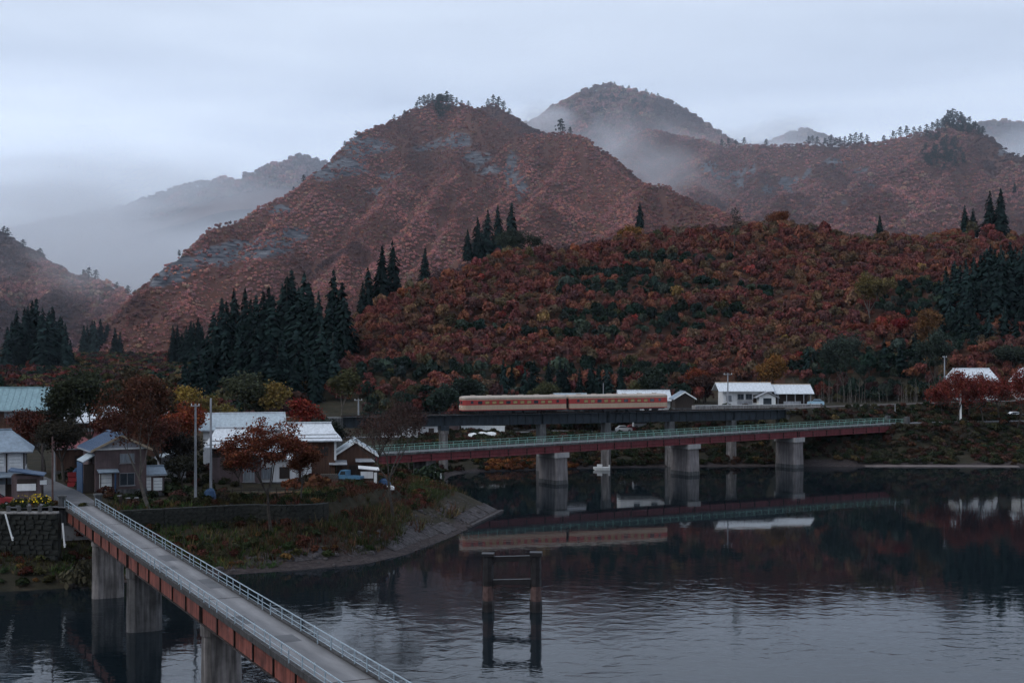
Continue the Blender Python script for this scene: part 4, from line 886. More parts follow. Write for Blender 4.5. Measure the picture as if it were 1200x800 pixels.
# concrete revetment slabs on the point
RV = empty('revetment', (0, 0, 0), 0, 'sloping grey concrete slab revetment along the tip of the point', 'revetment')
def reveal(t0, t1, d0, d1, i0=9, lift=0.12):
    V = []
    for (t, d) in ((t0, d0), (t1, d0), (t1, d1), (t0, d1)):
        a, b_ = SHORE[i0], SHORE[i0 + 1]
        if t > 1: a, b_, t = SHORE[i0 + 1], SHORE[i0 + 2], t - 1
        p = a + (b_ - a) * t; dd = (b_ - a) / np.linalg.norm(b_ - a); nr = np.array((-dd[1], dd[0])); q = p + nr * d
        V.append((q[0], q[1], max(gh(q[0], q[1]), 0.05) + lift))
    zb = [(v[0], v[1], v[2] - 0.5) for v in V]
    return MB().add(V + zb, [(0, 1, 2, 3), (7, 6, 5, 4), (0, 4, 5, 1), (1, 5, 6, 2), (2, 6, 7, 3), (3, 7, 4, 0)])
for i0, ta, tb, st, rows in ((6, 0.3, 1.0, 0.35, ((2.6, 4.6),)), (7, 0.0, 1.0, 0.5, ((2.4, 4.8),)), (8, 0.0, 1.0, 0.5, ((2.2, 4.6),)), (9, 0.0, 1.0, 0.25, ((1.6, 3.8), (3.86, 5.4))), (10, 0.0, 0.98, 0.2, ((0.9, 3.4), (3.46, 6.0)))):
    t0 = ta
    while t0 < tb - 0.02:
        for j, (d0, d1) in enumerate(rows):
            if R.random() < (0.12 if j == 0 else 0.6): continue
            t1 = min(t0 + st, tb); reveal(t0 + 0.006, t1 - 0.006 * (0.3 / st), d0 + R.uniform(-.1, .1), d1 + R.uniform(-.5, .2), i0, 0.07 + R.uniform(-.05, .05)).build('slab', M['slab'], RV)
        t0 += st
reveal(0.35, 0.99, 0.0, 0.4, 10, 0.22).build('toe_kerb', M['slab'], RV)
SB = empty('sand_bar', (0, 0, 0)); 
def bar(pts, name, par):
    V = [(x, y, z) for x, y, z in pts]; n_ = len(V) // 2; Fs = [(i, i + 1, 2 * n_ - 2 - i, 2 * n_ - 1 - i) for i in range(n_ - 1)]
    return obj(name, np_mesh(name, V, Fs, M['sand']), par)
bpy.data.objects.remove(SB)
tag(bar([(74, 297.6, .02), (80, 297.0, .06), (88, 296.7, .08), (98, 296.5, .06), (106, 296.6, .02), (106, 298.2, .22), (98, 298.4, .3), (88, 298.5, .3), (80, 298.8, .3), (74, 299, .22)], 'sand_bank', None), kind='structure')

def box_pier(par, x, z0, z1, w, t):
    def rg(z, a, b_, c=0.25): return [(x - a / 2 + c, -b_ / 2, z), (x + a / 2 - c, -b_ / 2, z), (x + a / 2, -b_ / 2 + c, z), (x + a / 2, b_ / 2 - c, z), (x + a / 2 - c, b_ / 2, z), (x - a / 2 + c, b_ / 2, z), (x - a / 2, b_ / 2 - c, z), (x - a / 2, -b_ / 2 + c, z)]
    p = MB().rings([rg(z0, t + 0.25, w + 0.25), rg(z1 - 0.9, t, w)]).build('pier', PIERL, par)
    MB().rings([rg(z1 - 0.897, t + 0.5, w + 0.7), rg(z1, t + 0.5, w + 0.7)]).build('pier_cap', PIERC, p)
    MB().rings([rg(z0 - 0.01, t + 0.31, w + 0.31), rg(z0 + 2.75, t + 0.22, w + 0.22)]).build('wet_foot', M['concrete_dark'], p)
# ------------------------------------------------------------------ red road bridge with green railing
A_, B_ = Vector((-15.7, 248, 7.15)), Vector((85, 315, 8.15)); dv_ = B_ - A_; L2 = dv_.length
RB = empty('road_bridge', A_, math.atan2(dv_.y, dv_.x), 'long dark red girder road bridge with green railing in front of the railway', 'bridge'); RB.rotation_euler = (0, -math.asin(dv_.z / L2), math.atan2(dv_.y, dv_.x))
HB = 2.6
MB().b2(-14, L2, -HB + 0.13, HB - 0.13, -0.24, 0.0).build('deck', M['asphalt'], RB)
for s in (-1, 1): MB().b2(-14, L2, s * HB - 0.12, s * HB + 0.12, -0.24, 0.10).build('fascia', M['concrete_dark'], RB)
for (a, b) in zip([-12, 28, 59.9, 88.4], [28, 59.9, 88.4, L2]):
    for s in (-1, 1):
        y = s * 2.3
        g = MB().b2(a + 0.1, b - 0.1, y - 0.03, y + 0.03, -1.5, -0.245).build('girder', M['red_girder'], RB)
        MB().b2(a + 0.1, b - 0.1, y - 0.28, y + 0.28, -1.58, -1.503).build('bottom_flange', M['red_girder'], g)
        MB().b2(a + 0.12, b - 0.12, y - 0.22, y + 0.22, -0.98, -0.92).build('mid_rib', M['red_girder'], g)
        sm = MB().b2(-0.05, 0.05, -0.2, 0.2, -1.5, -0.46).mesh('stiffener', M['rust_dark'])
        for k in range(int((b - a) / 4) + 1): obj('stiffener', sm, g, (a + 0.5 + k * 4.0, y, 0))
pm2 = MB().b2(-0.035, 0.035, -0.035, 0.035, 0.1, 1.1).mesh('railing_post', M['rail_green'])
for s in (-1, 1):
    for k in range(int((L2 + 12) / 2) + 1): obj('railing_post', pm2, RB, (-12 + k * 2.0, s * HB, 0))
    for z, r_ in ((1.1, 0.034), (0.72, 0.022), (0.4, 0.022)): MB().b2(-12, L2, s * HB - r_, s * HB + r_, z - r_, z + r_).build('rail', M['rail_green'], RB)
for x, zz in ((28, 0), (59.9, 0), (88.4, 0)):
    zt = -1.6; z0_ = -(A_.z + x * dv_.z / L2) - 2
    box_pier(RB, x, z0_, zt, 5.6, 2.7)
MB().b2(-14.5, -10, -2.8, 2.8, -7, -1.6).build('abutment', PIERD, RB)
MB().b2(-0.5, 1.5, -2.2, 2.2, -7.5, -1.6).build('pier', PIERD, RB)
MB().b2(L2 - 0.2, L2 + 2.5, -2.9, 2.9, -8, -0.46).build('abutment', PIERM, RB)
for s in (-1, 1): MB().b2(L2 - 0.1, L2 + 0.9, s * 2.75 - 0.45, s * 2.75 + 0.45, -1.2, 1.5).build('end_pillar', M['concrete_dark'], RB)
strip('road', [(84.5, 314.6), (92, 318), (101, 320.5), (110, 322.5), (140, 331), (200, 343), (300, 350)], 4.8, M['asphalt'], 0.07)

# ------------------------------------------------------------------ railway viaduct, line and railcars
RA = Vector((-33, 275.6, 0)); rdir = Vector((1, 0.345, 0)).normalized(); rang = math.atan2(0.345, 1)
VB = empty('railway_viaduct', RA, rang, 'dark steel railway viaduct of plate girders carrying the train', 'bridge')
VL = 97.0; GT = 11.55
pxs = [(519.5, 3.4), (634, 3.2), (710, 3.2), (785, 3.2), (857, 3.0)]
pl_ = []
for p_, w_ in pxs:
    s_ = (p_ - 600) / F; Xp = s_ * 287 / (1 - 0.345 * s_); pl_.append((Xp + 33) * 1.0578)
ed = [0] + pl_ + [VL]
for a, b in zip(ed[:-1], ed[1:]):
    for s in (-1, 1):
        y = s * 0.95
        g = MB().b2(a + 0.1, b - 0.1, y - 0.03, y + 0.03, GT - 2.0, GT - 0.05).build('girder', M['steel_dark'], VB)
        fl = MB().b2(a + 0.1, b - 0.1, y - 0.22, y + 0.22, GT - 2.07, GT - 2.003); fl.b2(a + 0.1, b - 0.1, y - 0.22, y + 0.22, GT - 0.047, GT); fl.build('flange', M['steel_dark'], g)
        sm = MB().b2(-0.05, 0.05, -0.16, 0.16, GT - 2.0, GT - 0.05).mesh('stiffener', M['steel_dark'])
        n_ = max(2, int((b - a) / 1.6))
        for k in range(n_ + 1): obj('stiffener', sm, g, (a + 0.3 + (b - a - 0.6) * k / n_, y + s * 0.02, 0))
b = MB()
for k in range(int(VL / 0.62)): b.b2(k * 0.62, k * 0.62 + 0.24, -1.35, 1.35, GT + 0.003, GT + 0.17)
tag(b.build('sleepers', M['dark_wood'], VB), kind='stuff')
for s in (-1, 1): MB().b2(0, VL, s * 0.535 - 0.035, s * 0.535 + 0.035, GT + 0.173, GT + 0.32).build('rail', M['rust_dark'], VB)
b = MB(); b.b2(0, VL, -2.05, -1.4, GT + 0.02, GT + 0.08)
for k in range(int(VL / 1.6)): b.b2(k * 1.6, k * 1.6 + 0.06, -2.05, -1.99, GT + 0.08, GT + 0.75)
b.b2(0, VL, -2.04, -2.0, GT + 0.72, GT + 0.78); b.build('walkway', M['steel_dark'], VB)
for i, x in enumerate(pl_):
    zb = -2
    if i == 0:
        wall_pier('pier', VB, x, zb, GT - 3.0, 2.6, 1.5, PIERM, 0.6, 0.3, 0.1, False); MB().b2(x - 0.8, x + 0.8, -1.3, 1.3, GT - 2.997, GT - 2.08).build('bearing_block', M['steel_dark'], VB)
    else:
        pr = wall_pier('pier', VB, x, zb, GT - 5.0, 2.8, 1.5, PIERM, 0.4, 0.15, 0.15, False)
        q = MB().rings([[(x - 0.7, -1.3, GT - 4.997), (x + 0.7, -1.3, GT - 4.997), (x + 0.7, 1.3, GT - 4.997), (x - 0.7, 1.3, GT - 4.997)], [(x - 0.6, -1.15, GT - 2.08), (x + 0.6, -1.15, GT - 2.08), (x + 0.6, 1.15, GT - 2.08), (x - 0.6, 1.15, GT - 2.08)]]); q.build('pier_shaft', M['concrete_dark'], VB)
for x in (-1.5, VL + 1.2): MB().b2(x - 1.3, x + 1.2, -2.4, 2.4, 2, GT - 0.02).build('abutment', M['concrete_dark'], VB)
# ballasted line beyond the viaduct
def railway(name, x0, x1):
    pts = [(x, float(rail_y(np.array(x)))) for x in np.linspace(x0, x1, 30)]
    s = strip(name, pts, 3.4, mat('ballast', (0.10, 0.085, 0.08), 0.95, 0.3, 1.5, 0.2), 0.12); return s
railway('railway_track', -200, -34); railway('railway_track', 60, 330)

def railcar(x0, label, left_cab):
    L, Wd, zb, zt = 22.0, 1.45, GT + 1.05, GT + 3.55
    c = RA + rdir * x0; o = empty('railcar', (c.x, c.y, GT + 0.32), rang, label, 'train'); d0 = -(GT + 0.32)
    def sect(x, k=1.0, zlo=None, zhi=None):
        return [(x, -Wd * k, zlo), (x, Wd * k, zlo), (x, Wd * k, zhi), (x, -Wd * k, zhi)]
    def body(nm, z0, z1, m_, grow=0.0, xa=0.0, xb=L, k0=0.86, k1=0.86):
        e = 0.55; z0, z1 = z0 + d0, z1 + d0; g = 1 + grow / Wd
        b = MB().rings([sect(xa + (0.0 if not grow else -0.004), k0 * g, z0, z1), sect(xa + e, 0.985 * g, z0, z1), sect(xa + 2 * e, g, z0, z1), sect(xb - 2 * e, g, z0, z1), sect(xb - e, 0.985 * g, z0, z1), sect(xb + (0.0 if not grow else 0.004), k1 * g, z0, z1)])
        return b.build(nm, m_, o)
    k0 = 0.80 if left_cab else 0.97; k1 = 0.97 if left_cab else 0.80
    body('lower_body', zb, zb + 0.92, M['cream'], 0, k0=k0, k1=k1)
    wb = body('window_band', zb + 0.923, zb + 1.93, M['car_red'], 0, k0=k0, k1=k1)
    body('upper_body', zb + 1.933, zb + 2.15, M['cream'], 0, k0=k0, k1=k1)
    body('sill_stripe', zb - 0.16, zb - 0.003, M['car_red'], 0.01, k0=k0, k1=k1)
    # arched roof
    rs = []
    for x, k in ((0.0, 0.55 if left_cab else 0.95), (0.5, 0.9), (1.3, 1.0), (L - 1.3, 1.0), (L - 0.5, 0.9), (L, 0.95 if left_cab else 0.55)):
        kk = k if 0.4 < x < L - 0.4 else k
        r_ = []
        for i in range(9):
            a = math.pi * i / 8; r_.append((x, math.cos(a) * Wd * (0.6 + 0.4 * kk), zb + 2.153 + d0 + math.sin(a) ** 0.8 * 0.62 * (0.5 + 0.5 * kk)))
        rs.append(r_)
    MB().rings(rs).build('roof', M['train_roof'], o, True)
    vm = MB().box((0, 0, 0), (0.9, 0.5, 0.16)).mesh('roof_vent', M['train_roof'])
    for k in range(6): obj('roof_vent', vm, o, (2.5 + k * 3.4, 0, zb + 2.80 + d0))
    fm = MB().box((0, 0, 0), (0.92, 0.04, 0.6)).mesh('window', M['under']); gm_ = MB().box((0, 0, 0), (0.82, 0.05, 0.5)).mesh('pane', M['seat_pane']); gd_ = MB().box((0, 0, 0), (0.82, 0.05, 0.5)).mesh('pane', M['glass'])
    for s in (-1, 1):
        for k in range(11):
            xw = 3.6 + k * 1.48; w = obj('window', fm, o, (xw, s * Wd, zb + 1.42 + d0)); obj('pane', gm_ if (k * 7 + int(x0)) % 4 else gd_, w, (0, s * 0.012, 0))
        for xd in (1.9, L - 1.9):
            d = MB().box((0, 0, 0), (0.9, 0.05, 1.0)).build('door', M['car_red'], o); d.location = (xd, s * Wd * 1.0, zb + 1.42 + d0); MB().box((0, s * 0.012, 0.08), (0.55, 0.05, 0.55)).build('pane', M['glass'], d)
    for xe, sg, cab in ((0, -1, left_cab), (L, 1, not left_cab)):
        if cab:
            for yy in (-0.62, 0.62): MB().box((xe + sg * 0.02, yy, zb + 1.45 + d0), (0.05, 0.75, 0.6)).build('cab_window', M['glass'], o)
            for yy in (-0.8, 0.8): MB().tube((xe + sg * 0.01, yy, zb + 0.6 + d0), (xe + sg * 0.08, yy, zb + 0.6 + d0), 0.13, None, 10).build('headlight', M['white_paint'], o)
        else: MB().b2(min(xe, xe + sg * 0.32), max(xe, xe + sg * 0.32), -0.6, 0.6, zb + 0.05 + d0, zb + 1.95 + d0).build('gangway', M['under'], o)
    u = MB().b2(0.6, L - 0.6, -1.1, 1.1, zb - 0.4 + d0, zb - 0.163 + d0); u.build('underframe', M['under'], o)
    for xa, xb in ((5.3, 7.2), (7.6, 10.4), (10.9, 12.5), (13.0, 15.6)): MB().b2(xa, xb, -1.25, 1.25, zb - 0.72 + d0, zb - 0.403 + d0).build('equipment_box', M['under'], o)
    wm = MB().tube((0, -0.07, 0), (0, 0.07, 0), 0.43, None, 16).mesh('wheel', M['rust_dark'])
    for xb in (3.2, L - 3.2):
        bg = MB(); bg.b2(xb - 1.7, xb + 1.7, -1.05, -0.9, 0.35, 0.75); bg.b2(xb - 1.7, xb + 1.7, 0.9, 1.05, 0.35, 0.75); bg.b2(xb - 0.3, xb + 0.3, -0.9, 0.9, 0.4, 0.7); bo = bg.build('bogie', M['under'], o)
        for dx in (-1.05, 1.05):
            for s in (-1, 1): obj('wheel', wm, bo, (xb + dx, s * 0.6, 0.43))
    return o
x540 = (-10.2 + 33) * 1.0578
railcar(x540, 'cream and red railcar leading at the left end of the train', True)
railcar(x540 + 22.7, 'cream and red railcar at the right end of the train', False)

# ------------------------------------------------------------------ old pier frame standing in the river
T = empty('old_pier_frame', (gx(600, 138.2), 138.2, 0), rad(-3), 'black weathered two legged pier frame standing alone in the river', 'pier frame')
hT = gz(648, 138.2); hx = 2.33
for s in (-1, 1):
    b = MB(); q = s * hx
    b.rings([[(q + math.cos(a) * r_, math.sin(a) * r_, z) for a in [i * 0.7854 for i in range(8)]] for z, r_ in ((-2, .58), (0.4, .56), (1.4, .54), (2.6, .50), (4.4, .48), (hT - 0.25, .46))]); lg = b.build('leg', M['timber_rust'], T)
    MB().rings([[(q + math.cos(a) * r_, math.sin(a) * r_, z) for a in [i * 0.7854 for i in range(8)]] for z, r_ in ((-2.01, .62), (0.75, .61), (1.05, .57))]).build('wet_sleeve', M['timber_wet'], lg)
    MB().rings([[(q + math.cos(a) * r_, math.sin(a) * r_, z) for a in [i * 0.7854 for i in range(8)]] for z, r_ in ((2.5, .53), (hT - 0.2, .51))]).build('upper_sleeve', M['timber_wet'], lg)
    MB().b2(q - 0.6, q + 0.6, -0.6, 0.6, hT - 0.25, hT + (0.15 if s > 0 else 0.0)).build('leg_head', M['timber_wet'], lg)
for z, zd, h_ in ((hT - 0.5, 0.10, 0.50), (hT - 2.75, 0.08, 0.48)):
    cb = MB().box((0, 0, z), (2 * hx - 0.8, 0.5, h_), 0, -0.03).build('cross_beam', M['timber_wet'], T)
    for s in (-1, 1):
        MB().add([(s * (hx - 0.42), -0.2, z - 0.15), (s * (hx - 0.9), -0.2, z - 0.15), (s * (hx - 0.42), -0.2, z - 0.65), (s * (hx - 0.42), 0.2, z - 0.15), (s * (hx - 0.9), 0.2, z - 0.15), (s * (hx - 0.42), 0.2, z - 0.65)], [(0, 1, 2), (3, 5, 4), (0, 3, 4, 1), (1, 4, 5, 2), (2, 5, 3, 0)]).build('haunch', M['timber_wet'], cb)

# ------------------------------------------------------------------ houses
def roof_rings(loops, th=0.16):
    """stacked rectangles (half x, half y, z); the last may be a ridge (half y = 0)"""
    rs = [[(-a, -b_, z), (a, -b_, z), (a, b_, z), (-a, b_, z)] for a, b_, z in loops]
    low = [[(-loops[0][0], -loops[0][1], loops[0][2] - th), (loops[0][0], -loops[0][1], loops[0][2] - th), (loops[0][0], loops[0][1], loops[0][2] - th), (-loops[0][0], loops[0][1], loops[0][2] - th)]]
    return MB().rings(low + rs)
def windows(o, lst, faces, hy, hx_):
    """lst: (face, u, z, w, h, style)"""
    for (f, u, z, w, h, st) in lst:
        y = {'f': -hy, 'b': hy}.get(f); x = {'l': -hx_, 'r': hx_}.get(f)
        pane = {'g': M['glass'], 'c': M['curtain'], 'w': M['white_paint'], 'd': M['dark_wood'], 'b': M['veh_blue']}[st]
        fr = {'w': M['white_paint'], 'g': M['frame_grey'], 'c': M['frame_grey']}.get(st, M['dark_wood'])
        if y is not None:
            s = -1 if f == 'f' else 1
            wd = MB().box((u, y + s * 0.02, z), (w, 0.10, h)).build('window' if st in 'gc' else 'door', fr, o); MB().box((u, y + s * 0.035, z), (w - 0.16, 0.10, h - 0.16)).build('pane', pane, wd)
            if st in 'gc': MB().box((u, y + s * 0.05, z), (0.06, 0.10, h - 0.1)).build('mullion', fr, wd); MB().box((u, y + s * 0.10, z - h / 2 - 0.04), (w + 0.16, 0.22, 0.08)).build('sill', fr, wd)
            if st == 'w':
                for q in (-0.25, 0, 0.25): MB().box((u, y + s * 0.06, z + q * h), (w - 0.1, 0.09, 0.05)).build('slat', M['pole'], wd)
        else:
            s = -1 if f == 'l' else 1
            wd = MB().box((x + s * 0.02, u, z), (0.10, w, h)).build('window', fr, o); MB().box((x + s * 0.035, u, z), (0.10, w - 0.16, h - 0.16)).build('pane', pane, wd)
def house(name, label, px, Y, w, d, hw, rise, rz, wall, roof, over=0.55, ridge='x', hip=0.0, skirt=None, seams=0, wins=(), gable=None, z=None, fascia=None, ridge_mat=None, cat='house', band=None):
    x = gx(px, Y); z = gh(x, Y) if z is None else z
    o = empty(name, (x, Y, z), rad(rz), label, cat)
    hx_, hy = w / 2, d / 2
    L, D = (hx_, hy) if ridge == 'x' else (hy, hx_)          # along ridge, across ridge
    def orient(mb):
        if ridge == 'y': mb.v = [(-p[1], p[0], p[2]) for p in mb.v]
        return mb
    b = MB(); 
    if hip <= 0 and not skirt: b.prism([(-D, 0), (D, 0), (D, hw), (0, hw + rise - 0.05), (-D, hw)], 'x', -L, L); b = orient(b)
    else: b.b2(-hx_, hx_, -hy, hy, -0.4, hw)
    b.build('wall', wall, o)
    MB().b2(-hx_ - 0.05, hx_ + 0.05, -hy - 0.05, hy + 0.05, -0.6, 0.35).build('foundation', M['concrete_dark'], o)
    if band: MB().b2(-hx_ - 0.03, hx_ + 0.03, -hy - 0.03, hy + 0.03, band[0], band[1]).build('wall_band', band[2], o)
    sl = rise / D; ez = hw - over * sl + 0.06
    if skirt:
        k = skirt; loops = [(L + over + 0.35, D + over + 0.35, hw - 0.05), (L + over - 0.5, D * 0.62, hw + rise * 0.42), (L + over - 0.5 - hip, 0.0, hw + rise)]
        rf = orient(roof_rings(loops)).build('roof', roof, o); rl = L + over - 0.5 - hip
        for fr_ in (0.25, 0.7):
            for s_ in (-1, 1): orient(MB().box((0, s_ * ((D + over + 0.35) * (1 - fr_) + D * 0.62 * fr_), hw - 0.05 + (rise * 0.42 + 0.05) * fr_ + 0.06), (2 * (L + over + 0.2 - 0.8 * fr_), 0.07, 0.10))).build('snow_guard', M['pole'], rf)
    elif hip > 0:
        rf = orient(roof_rings([(L + over, D + over, ez), (L + over - hip, 0.0, hw + rise + 0.06)])).build('roof', roof, o); rl = L + over - hip
    else:
        th = 0.16; P = [(-D - over, ez), (0, hw + rise + 0.06), (D + over, ez), (D + over, ez + th), (0, hw + rise + 0.06 + th), (-D - over, ez + th)]
        rf = orient(MB().prism(P, 'x', -L - over, L + over)).build('roof', roof, o); rl = L + over
        if fascia:
            for s in (-1, 1):
                Q = [(-D - over - 0.04, ez - 0.10), (0, hw + rise - 0.06), (D + over + 0.04, ez - 0.10), (D + over + 0.04, ez + 0.20), (0, hw + rise + 0.26), (-D - over - 0.04, ez + 0.20)]
                orient(MB().prism(Q, 'x', s * (L + over) - 0.02 + s * 0.024, s * (L + over) + 0.02 + s * 0.024)).build('bargeboard', fascia, rf)
        if seams:
            sm = orient(MB().add([(0, 0, 0)], [])).v
            for s in (-1, 1):
                q = MB(); ln = math.hypot(D + over, (D + over) * sl); n_ = int((2 * rl) / seams)
                mb = MB().box((0, s * (D + over) / 2, (ez + hw + rise + 0.06) / 2 + th + 0.02), (0.06, ln - 0.05, 0.07), 0, 0, -s * math.atan(sl)); 
                me_ = orient(mb).mesh('roof_seam', roof)
                for k in range(n_ + 1):
                    xx = -rl + 0.1 + k * (2 * rl - 0.2) / n_; so = obj('roof_seam', me_, rf, (xx, 0, 0) if ridge == 'x' else (0, xx, 0))
    for s_ in (-1, 1): orient(MB().box((0, s_ * (D + over + (0.40 if skirt else 0.06)), (hw - 0.2 if skirt else ez - 0.02)), (2 * (L + over) - 0.1, 0.10, 0.12))).build('gutter', M['pole'], rf)
    orient(MB().box((0, 0, hw + rise + (0.27 if hip <= 0 and not skirt else 0.10)), (2 * rl + 0.1, 0.34, 0.16))).build('ridge_cap', ridge_mat or roof, rf)
    if gable:
        for s in (-1, 1):
            if ridge == 'y' or True:
                orient(MB().prism([(-D + 0.02, hw + 0.02), (D - 0.02, hw + 0.02), (0, hw + rise - 0.1)], 'x', s * L - 0.01 + s * 0.03, s * L + 0.01 + s * 0.03)).build('gable_panel', gable, o)
                orient(MB().box((s * (L + 0.09), 0, hw + 0.02), (0.16, 2 * D + 0.3, 0.18))).build('gable_beam', M['white_paint'], o)
    windows(o, wins, None, hy, hx_)
    return o

# brown two-storey house beside the bridge
h1 = house('brown_house', 'brown two storey house with pale gable next to the bridge end', 134, 181, 6.3, 8.0, 5.4, 1.55, 27, M['mauve_wall'], M['navy_roof'], 0.6, 'y', gable=M['pale_gable'], fascia=mat('tan_board', (0.34, 0.27, 0.19), 0.8), seams=0.9,
           wins=[('f', 0.75, 4.2, 1.8, 1.2, 'c'), ('f', 0.75, 1.6, 1.9, 1.6, 'g'), ('f', -1.9, 1.25, 1.5, 2.2, 'w'), ('l', -1.0, 4.2, 1.4, 1.0, 'd'), ('l', 1.8, 1.4, 1.4, 1.2, 'd')])
b = MB().box((-1.7, -4.65, 2.75), (2.5, 1.35, 0.12), 0, 0, 0.22); b.build('porch_roof', M['grey_roof'], h1); MB().b2(-1.0, -0.82, -5.15, -4.97, 0, 2.6).build('porch_post', M['blue_sheet'], h1); MB().b2(-2.75, -2.63, -5.15, -5.03, 0, 2.6).build('porch_post', M['dark_wood'], h1)
MB().box((-3.75, -1.6, 4.35), (1.9, 4.2, 0.12), 0, -0.55).build('side_roof', M['zinc_roof'], h1); MB().b2(-4.6, -4.5, -3.4, 0.3, 0.0, 3.7).build('side_screen', M['blue_sheet'], h1); MB().b2(-4.45, -3.2, -3.55, -3.45, 0, 3.6).build('side_screen', M['dark_wood'], h1)
h1b = house('lean_to_shed', 'low brown lean-to with white shutters on the right of the brown house', 172, 181.5, 3.6, 4.2, 2.6, 0.7, 24, M['mauve_wall'], M['grey_roof'], 0.3, 'x', wins=[('f', -0.6, 1.5, 1.5, 1.7, 'w'), ('f', 1.0, 1.4, 1.1, 1.6, 'w')], cat='shed')
# left edge house with its shed
h2 = house('plaster_house', 'white plaster house with blue grey hipped roof at the left edge', -14, 171, 8.6, 7.0, 6.2, 1.9, 17, M['plaster'], M['grey_roof'], 0.9, 'x', hip=2.6, band=(1.9, 3.4, M['grey_roof']), wins=[('f', 1.2, 4.8, 1.5, 1.5, 'w'), ('f', 3.2, 4.8, 1.3, 1.5, 'w'), ('r', -1.5, 4.7, 1.2, 1.6, 'g'), ('r', 1.2, 4.7, 1.2, 1.6, 'g'), ('f', 2.8, 1.1, 1.4, 1.6, 'd'), ('f', 0.2, 1.1, 1.6, 1.8, 'c')])
for xx in (0.2, 2.25, 4.2): MB().b2(xx - 0.09, xx + 0.09, -3.56, -3.46, 0.3, 6.1).build('timber_post', M['dark_wood'], h2)
MB().box((2.2, -4.3, 3.05), (5.6, 1.8, 0.12), 0, 0, 0.24).build('lower_roof', M['grey_roof'], h2)
sx_ = gx(31, 166); sh = empty('garage_shed', (sx_, 166, gh(sx_, 166)), rad(14), 'small brown shed with sloping dark roof and white panel in its opening', 'shed')
MB().b2(-1.55, 1.55, -1.3, 1.6, -0.3, 3.3).build('wall', M['mauve_wall'], sh); MB().box((0.1, 0, 3.62), (4.0, 3.7, 0.14), 0, 0.17).build('roof', M['navy_roof'], sh)
op = MB().b2(-0.9, 1.25, -1.36, -1.28, 1.7, 2.9).build('opening', M['dark_wood'], sh); MB().b2(-0.95, 1.15, -1.44, -1.362, 1.55, 2.35).build('panel', M['white_paint'], sh); MB().box((1.95, -1.2, 2.45), (0.75, 0.06, 0.5), 0.2).build('sign_board', M['white_paint'], sh)
# long building with turquoise roof
h3 = house('long_building', 'long building with turquoise seamed metal roof behind the trees at left', 12, 250, 25.0, 10.0, 6.0, 3.2, 8, M['brown_wall'], M['turq_roof'], 0.8, 'x', seams=1.0, z=8.7, wins=[('f', 4.5, 4.9, 2.0, 1.0, 'c'), ('f', 7.0, 4.9, 2.0, 1.0, 'c'), ('f', 9.6, 4.9, 2.0, 1.0, 'c'), ('f', 1.0, 4.9, 2.0, 1.0, 'c')], cat='building')
MB().b2(3.0, 4.9, -5.9, -5.1, 0.2, 4.2).build('white_annex', M['plaster'], h3)
h4 = house('white_roof_house', 'brown house with white roof glinting through the big trees at left', 138, 226, 14.5, 7.0, 6.0, 1.9, 10, M['brown_wall'], M['white_roof'], 0.6, 'x', z=7.8, wins=[('f', -4, 4.4, 1.8, 1.0, 'c'), ('f', 1, 4.4, 1.8, 1.0, 'c')])
h5 = house('pink_roof_house', 'low house with faded pink roof behind the blue tarpaulin', 92, 203, 6.5, 6.0, 3.6, 1.6, 22, M['brown_wall'], M['pink_roof'], 0.5, 'x', wins=[('f', 0, 1.8, 1.6, 1.2, 'd')])
h5b = house('small_white_shed', 'narrow pale shed with light roof right of the brown house', 201, 196, 3.4, 4.0, 3.0, 0.6, 20, M['pale_gable'], M['zinc_roof'], 0.3, 'y', wins=[('f', -0.6, 1.5, 0.9, 2.0, 'c'), ('f', 0.7, 1.5, 0.9, 2.0, 'c')], cat='shed')
# houses of the terrace
h6 = house('zinc_roof_house', 'house with blue grey seamed metal roof behind the two poles', 284, 216, 11.6, 7.4, 6.4, 1.9, 12, M['plaster'], M['zinc_roof'], 0.6, 'x', seams=0.75, ridge_mat=M['white_roof'], fascia=M['white_paint'], z=6.8, wins=[('f', -4, 4.9, 1.6, 1.0, 'c')])
h7 = house('hipped_white_house', 'mauve walled house with flared white hipped roof behind the right pole', 277, 197, 6.6, 6.2, 5.4, 2.3, 12, M['mauve_wall'], M['white_roof'], 0.7, 'x', hip=0.7, skirt=1, band=(3.9, 5.35, M['dark_wood']), z=6.55, wins=[('f', -1.6, 4.4, 2.0, 0.9, 'd'), ('f', 1.6, 1.4, 1.6, 1.8, 'c')])
MB().box((2.2, -4.2, 4.55), (4.0, 2.0, 0.12), 0, 0, 0.2).build('lower_roof', M['white_roof'], h7)
h8 = house('wooden_white_house', 'brown boarded house with bright white roof behind the orange tree', 362, 202, 7.2, 6.6, 5.9, 2.1, 9, M['brown_wall'], M['white_roof'], 0.6, 'x', hip=0.6, skirt=1, z=6.6, fascia=None, wins=[('f', -2.4, 1.5, 1.8, 2.2, 'w'), ('f', -0.4, 1.5, 1.4, 2.2, 'w'), ('r', -2.4, 4.3, 1.0, 2.4, 'w'), ('f', 1.8, 4.2, 1.6, 1.2, 'd')])
MB().b2(3.45, 3.75, -3.45, -3.15, 3.0, 5.7).build('corner_post', M['white_paint'], h8)
h8b = house('plaster_annex', 'low white walled annex half hidden by the orange tree', 322, 198, 5.6, 5.0, 3.6, 1.1, 10, M['plaster'], M['white_roof'], 0.5, 'x', z=6.55, wins=[('f', -1.2, 1.6, 1.6, 1.6, 'c'), ('f', 1.3, 1.6, 1.4, 1.6, 'd')])
